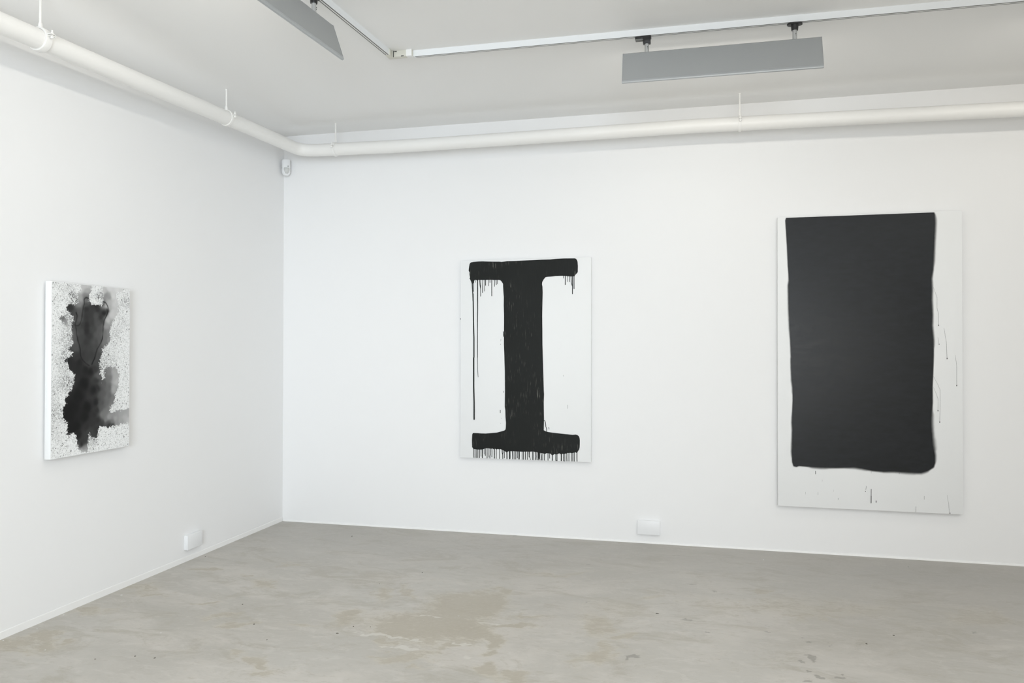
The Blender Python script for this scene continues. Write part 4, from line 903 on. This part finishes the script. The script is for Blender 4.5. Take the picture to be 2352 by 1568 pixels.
# ---------------------------------------------------------------- wall washers
def washer(label, loc, rotz, length, stems, group=None, flags=(False, True)):
    """local x along the fixture (centre), -y = room side (back of the lamp), +y = wall side; origin on the track underside"""
    t = thing('wall_washer', label, 'ceiling lamp', loc, rotz, group)
    L = length / 2
    z0 = -0.097
    # sheet metal shell: back sheet leaning out to the room, rolled lower edge, curved reflector inside
    outer = [(0.052, z0 + 0.004), (-0.022, z0 + 0.004), (-0.030, z0 - 0.001), (-0.084, z0 - 0.158)]
    lip = [(-0.0885, z0 - 0.164), (-0.0905, z0 - 0.170), (-0.0880, z0 - 0.1755), (-0.0820, z0 - 0.1775), (-0.0760, z0 - 0.175)]
    inner = [(-0.0770, z0 - 0.160), (-0.060, z0 - 0.118), (-0.040, z0 - 0.070), (-0.026, z0 - 0.034), (-0.016, z0 - 0.012), (0.0, z0 - 0.003), (0.046, z0 - 0.001), (0.050, z0 - 0.012), (0.052, z0 - 0.012)]
    bm = bmesh.new()
    add_profile(bm, outer + [(-0.0790, z0 - 0.159)] + inner[1:], 'x', -L, L)
    link_bm('housing', bm, HOUSE, t)
    bm = bmesh.new()
    add_profile(bm, [(-0.0842, z0 - 0.1582)] + lip + [(-0.0770, z0 - 0.1582)], 'x', -L - 0.001, L + 0.001)
    link_bm('lower_edge', bm, LIP, t, True)
    for s in (-1, 1):
        bm = bmesh.new()
        a, b = sorted((s * L, s * (L + 0.0025)))
        add_profile(bm, [(0.053, z0 + 0.005), (-0.022, z0 + 0.005), (-0.031, z0), (-0.0855, z0 - 0.158), (-0.0865, z0 - 0.170), (-0.081, z0 - 0.176), (-0.040, z0 - 0.120), (0.0, z0 - 0.062), (0.053, z0 - 0.014)], 'x', a, b)
        link_bm('end_cap', bm, HOUSE, t)
    bm = bmesh.new()
    add_tube(bm, [(-L + 0.03, -0.002, z0 - 0.020), (L - 0.03, -0.002, z0 - 0.020)], 0.008, 16)
    lt = link_bm('lamp_tube', bm, TUBE, t, True)
    for i, sx_ in enumerate(stems):
        bm = bmesh.new()
        add_tube(bm, [(sx_, 0, z0 + 0.001), (sx_, 0, -0.034)], 0.0115, 20)
        add_tube(bm, [(sx_, 0, z0 + 0.003), (sx_, 0, z0 + 0.008)], 0.0155, 20)
        st_ = link_bm('stem', bm, CHROME, t, True)
        bm = bmesh.new()
        add_tube(bm, [(sx_ + 0.004, -0.010, -0.060), (sx_ + 0.004, -0.0125, -0.060)], 0.0022, 10)
        add_tube(bm, [(sx_ + 0.004, -0.010, -0.068), (sx_ + 0.004, -0.0125, -0.068)], 0.0016, 10)
        link_bm('set_screw', bm, DARK, st_)
        bm = bmesh.new()
        if flags[i]:
            add_tube(bm, [(sx_, 0, -0.040), (sx_, 0, -0.012)], [0.0165, 0.019], 20)
            r_ = add_tube(bm, [(sx_, 0, -0.0125), (sx_, 0, -0.0045)], 0.026, 28)
            for ring in r_:
                for v_ in ring:
                    v_.co.x = sx_ + (v_.co.x - sx_) * 1.45
                    v_.co.y *= 0.85
            add_box(bm, (sx_ - 0.020, -0.010, -0.006), (sx_ + 0.020, 0.010, -0.0008), 0.001)
        else:
            add_box(bm, (sx_ - 0.020, -0.016, -0.043), (sx_ + 0.020, 0.016, -0.008), 0.0035)
            add_box(bm, (sx_ - 0.062, -0.0135, -0.016), (sx_ + 0.023, 0.0135, -0.004), 0.002)
            add_box(bm, (sx_ - 0.034, -0.0125, -0.006), (sx_ + 0.019, 0.0125, -0.0008), 0.001)
        ad = link_bm('track_adapter', bm, BLACKP, t, True)
        if not flags[i]:
            bm = bmesh.new()
            add_box(bm, (sx_ - 0.060, -0.0115, -0.024), (sx_ - 0.018, 0.0115, -0.0155), 0.002)
            link_bm('adapter_lever', bm, mat('grey_lever', (0.16, 0.16, 0.15), 0.5), ad, True)
    # the lamp's own light, thrown at the wall
    ld = bpy.data.lights.new('washer_light', 'AREA')
    ld.shape = 'RECTANGLE'
    ld.size, ld.size_y = length - 0.06, 0.035
    ld.energy = WASHER_POWER
    ld.color = WASHER_COLOR
    lo = bpy.data.objects.new('washer_light', ld)
    COL.objects.link(lo)
    lo.parent = t
    lo.location = (0, 0.015, z0 - 0.028)
    lo.rotation_euler = Vector((0, 1.0, -0.42)).to_track_quat('-Z', 'Z').to_euler()
    return t


AB = math.atan2(0.027, 3.125)
washer('wide grey wall washer lamp hanging from the track above the letter and rectangle paintings', (3.350, -1.3975, ZT), AB, 0.995, (-0.374, 0.374), None, (False, True))
AL = math.atan2(-2.19 + 1.462, 1.4725 - 1.520)
dl = Vector((1.4725 - 1.520, -2.19 + 1.462)).normalized()


def on_left(s):
    return (1.520 + dl.x * s, -1.462 + dl.y * s, ZT)


def washer_left(label, s, group=None):
    # room side must face +x : local -y -> +x needs a rotation of +90 degrees
    return washer(label, on_left(s), math.atan2(-dl.y, -dl.x), 0.995, (-0.374, 0.374), group, (True, True))


washer_left('grey wall washer lamp on the left track, cut off by the top edge', 1.155)
washer('grey wall washer lamp further right on the back wall track, outside the photo', (5.45, -1.379, ZT), AB, 0.995, (-0.374, 0.374), None, (False, True))
washer_left('grey wall washer lamp further along the left track, outside the photo', 3.2)
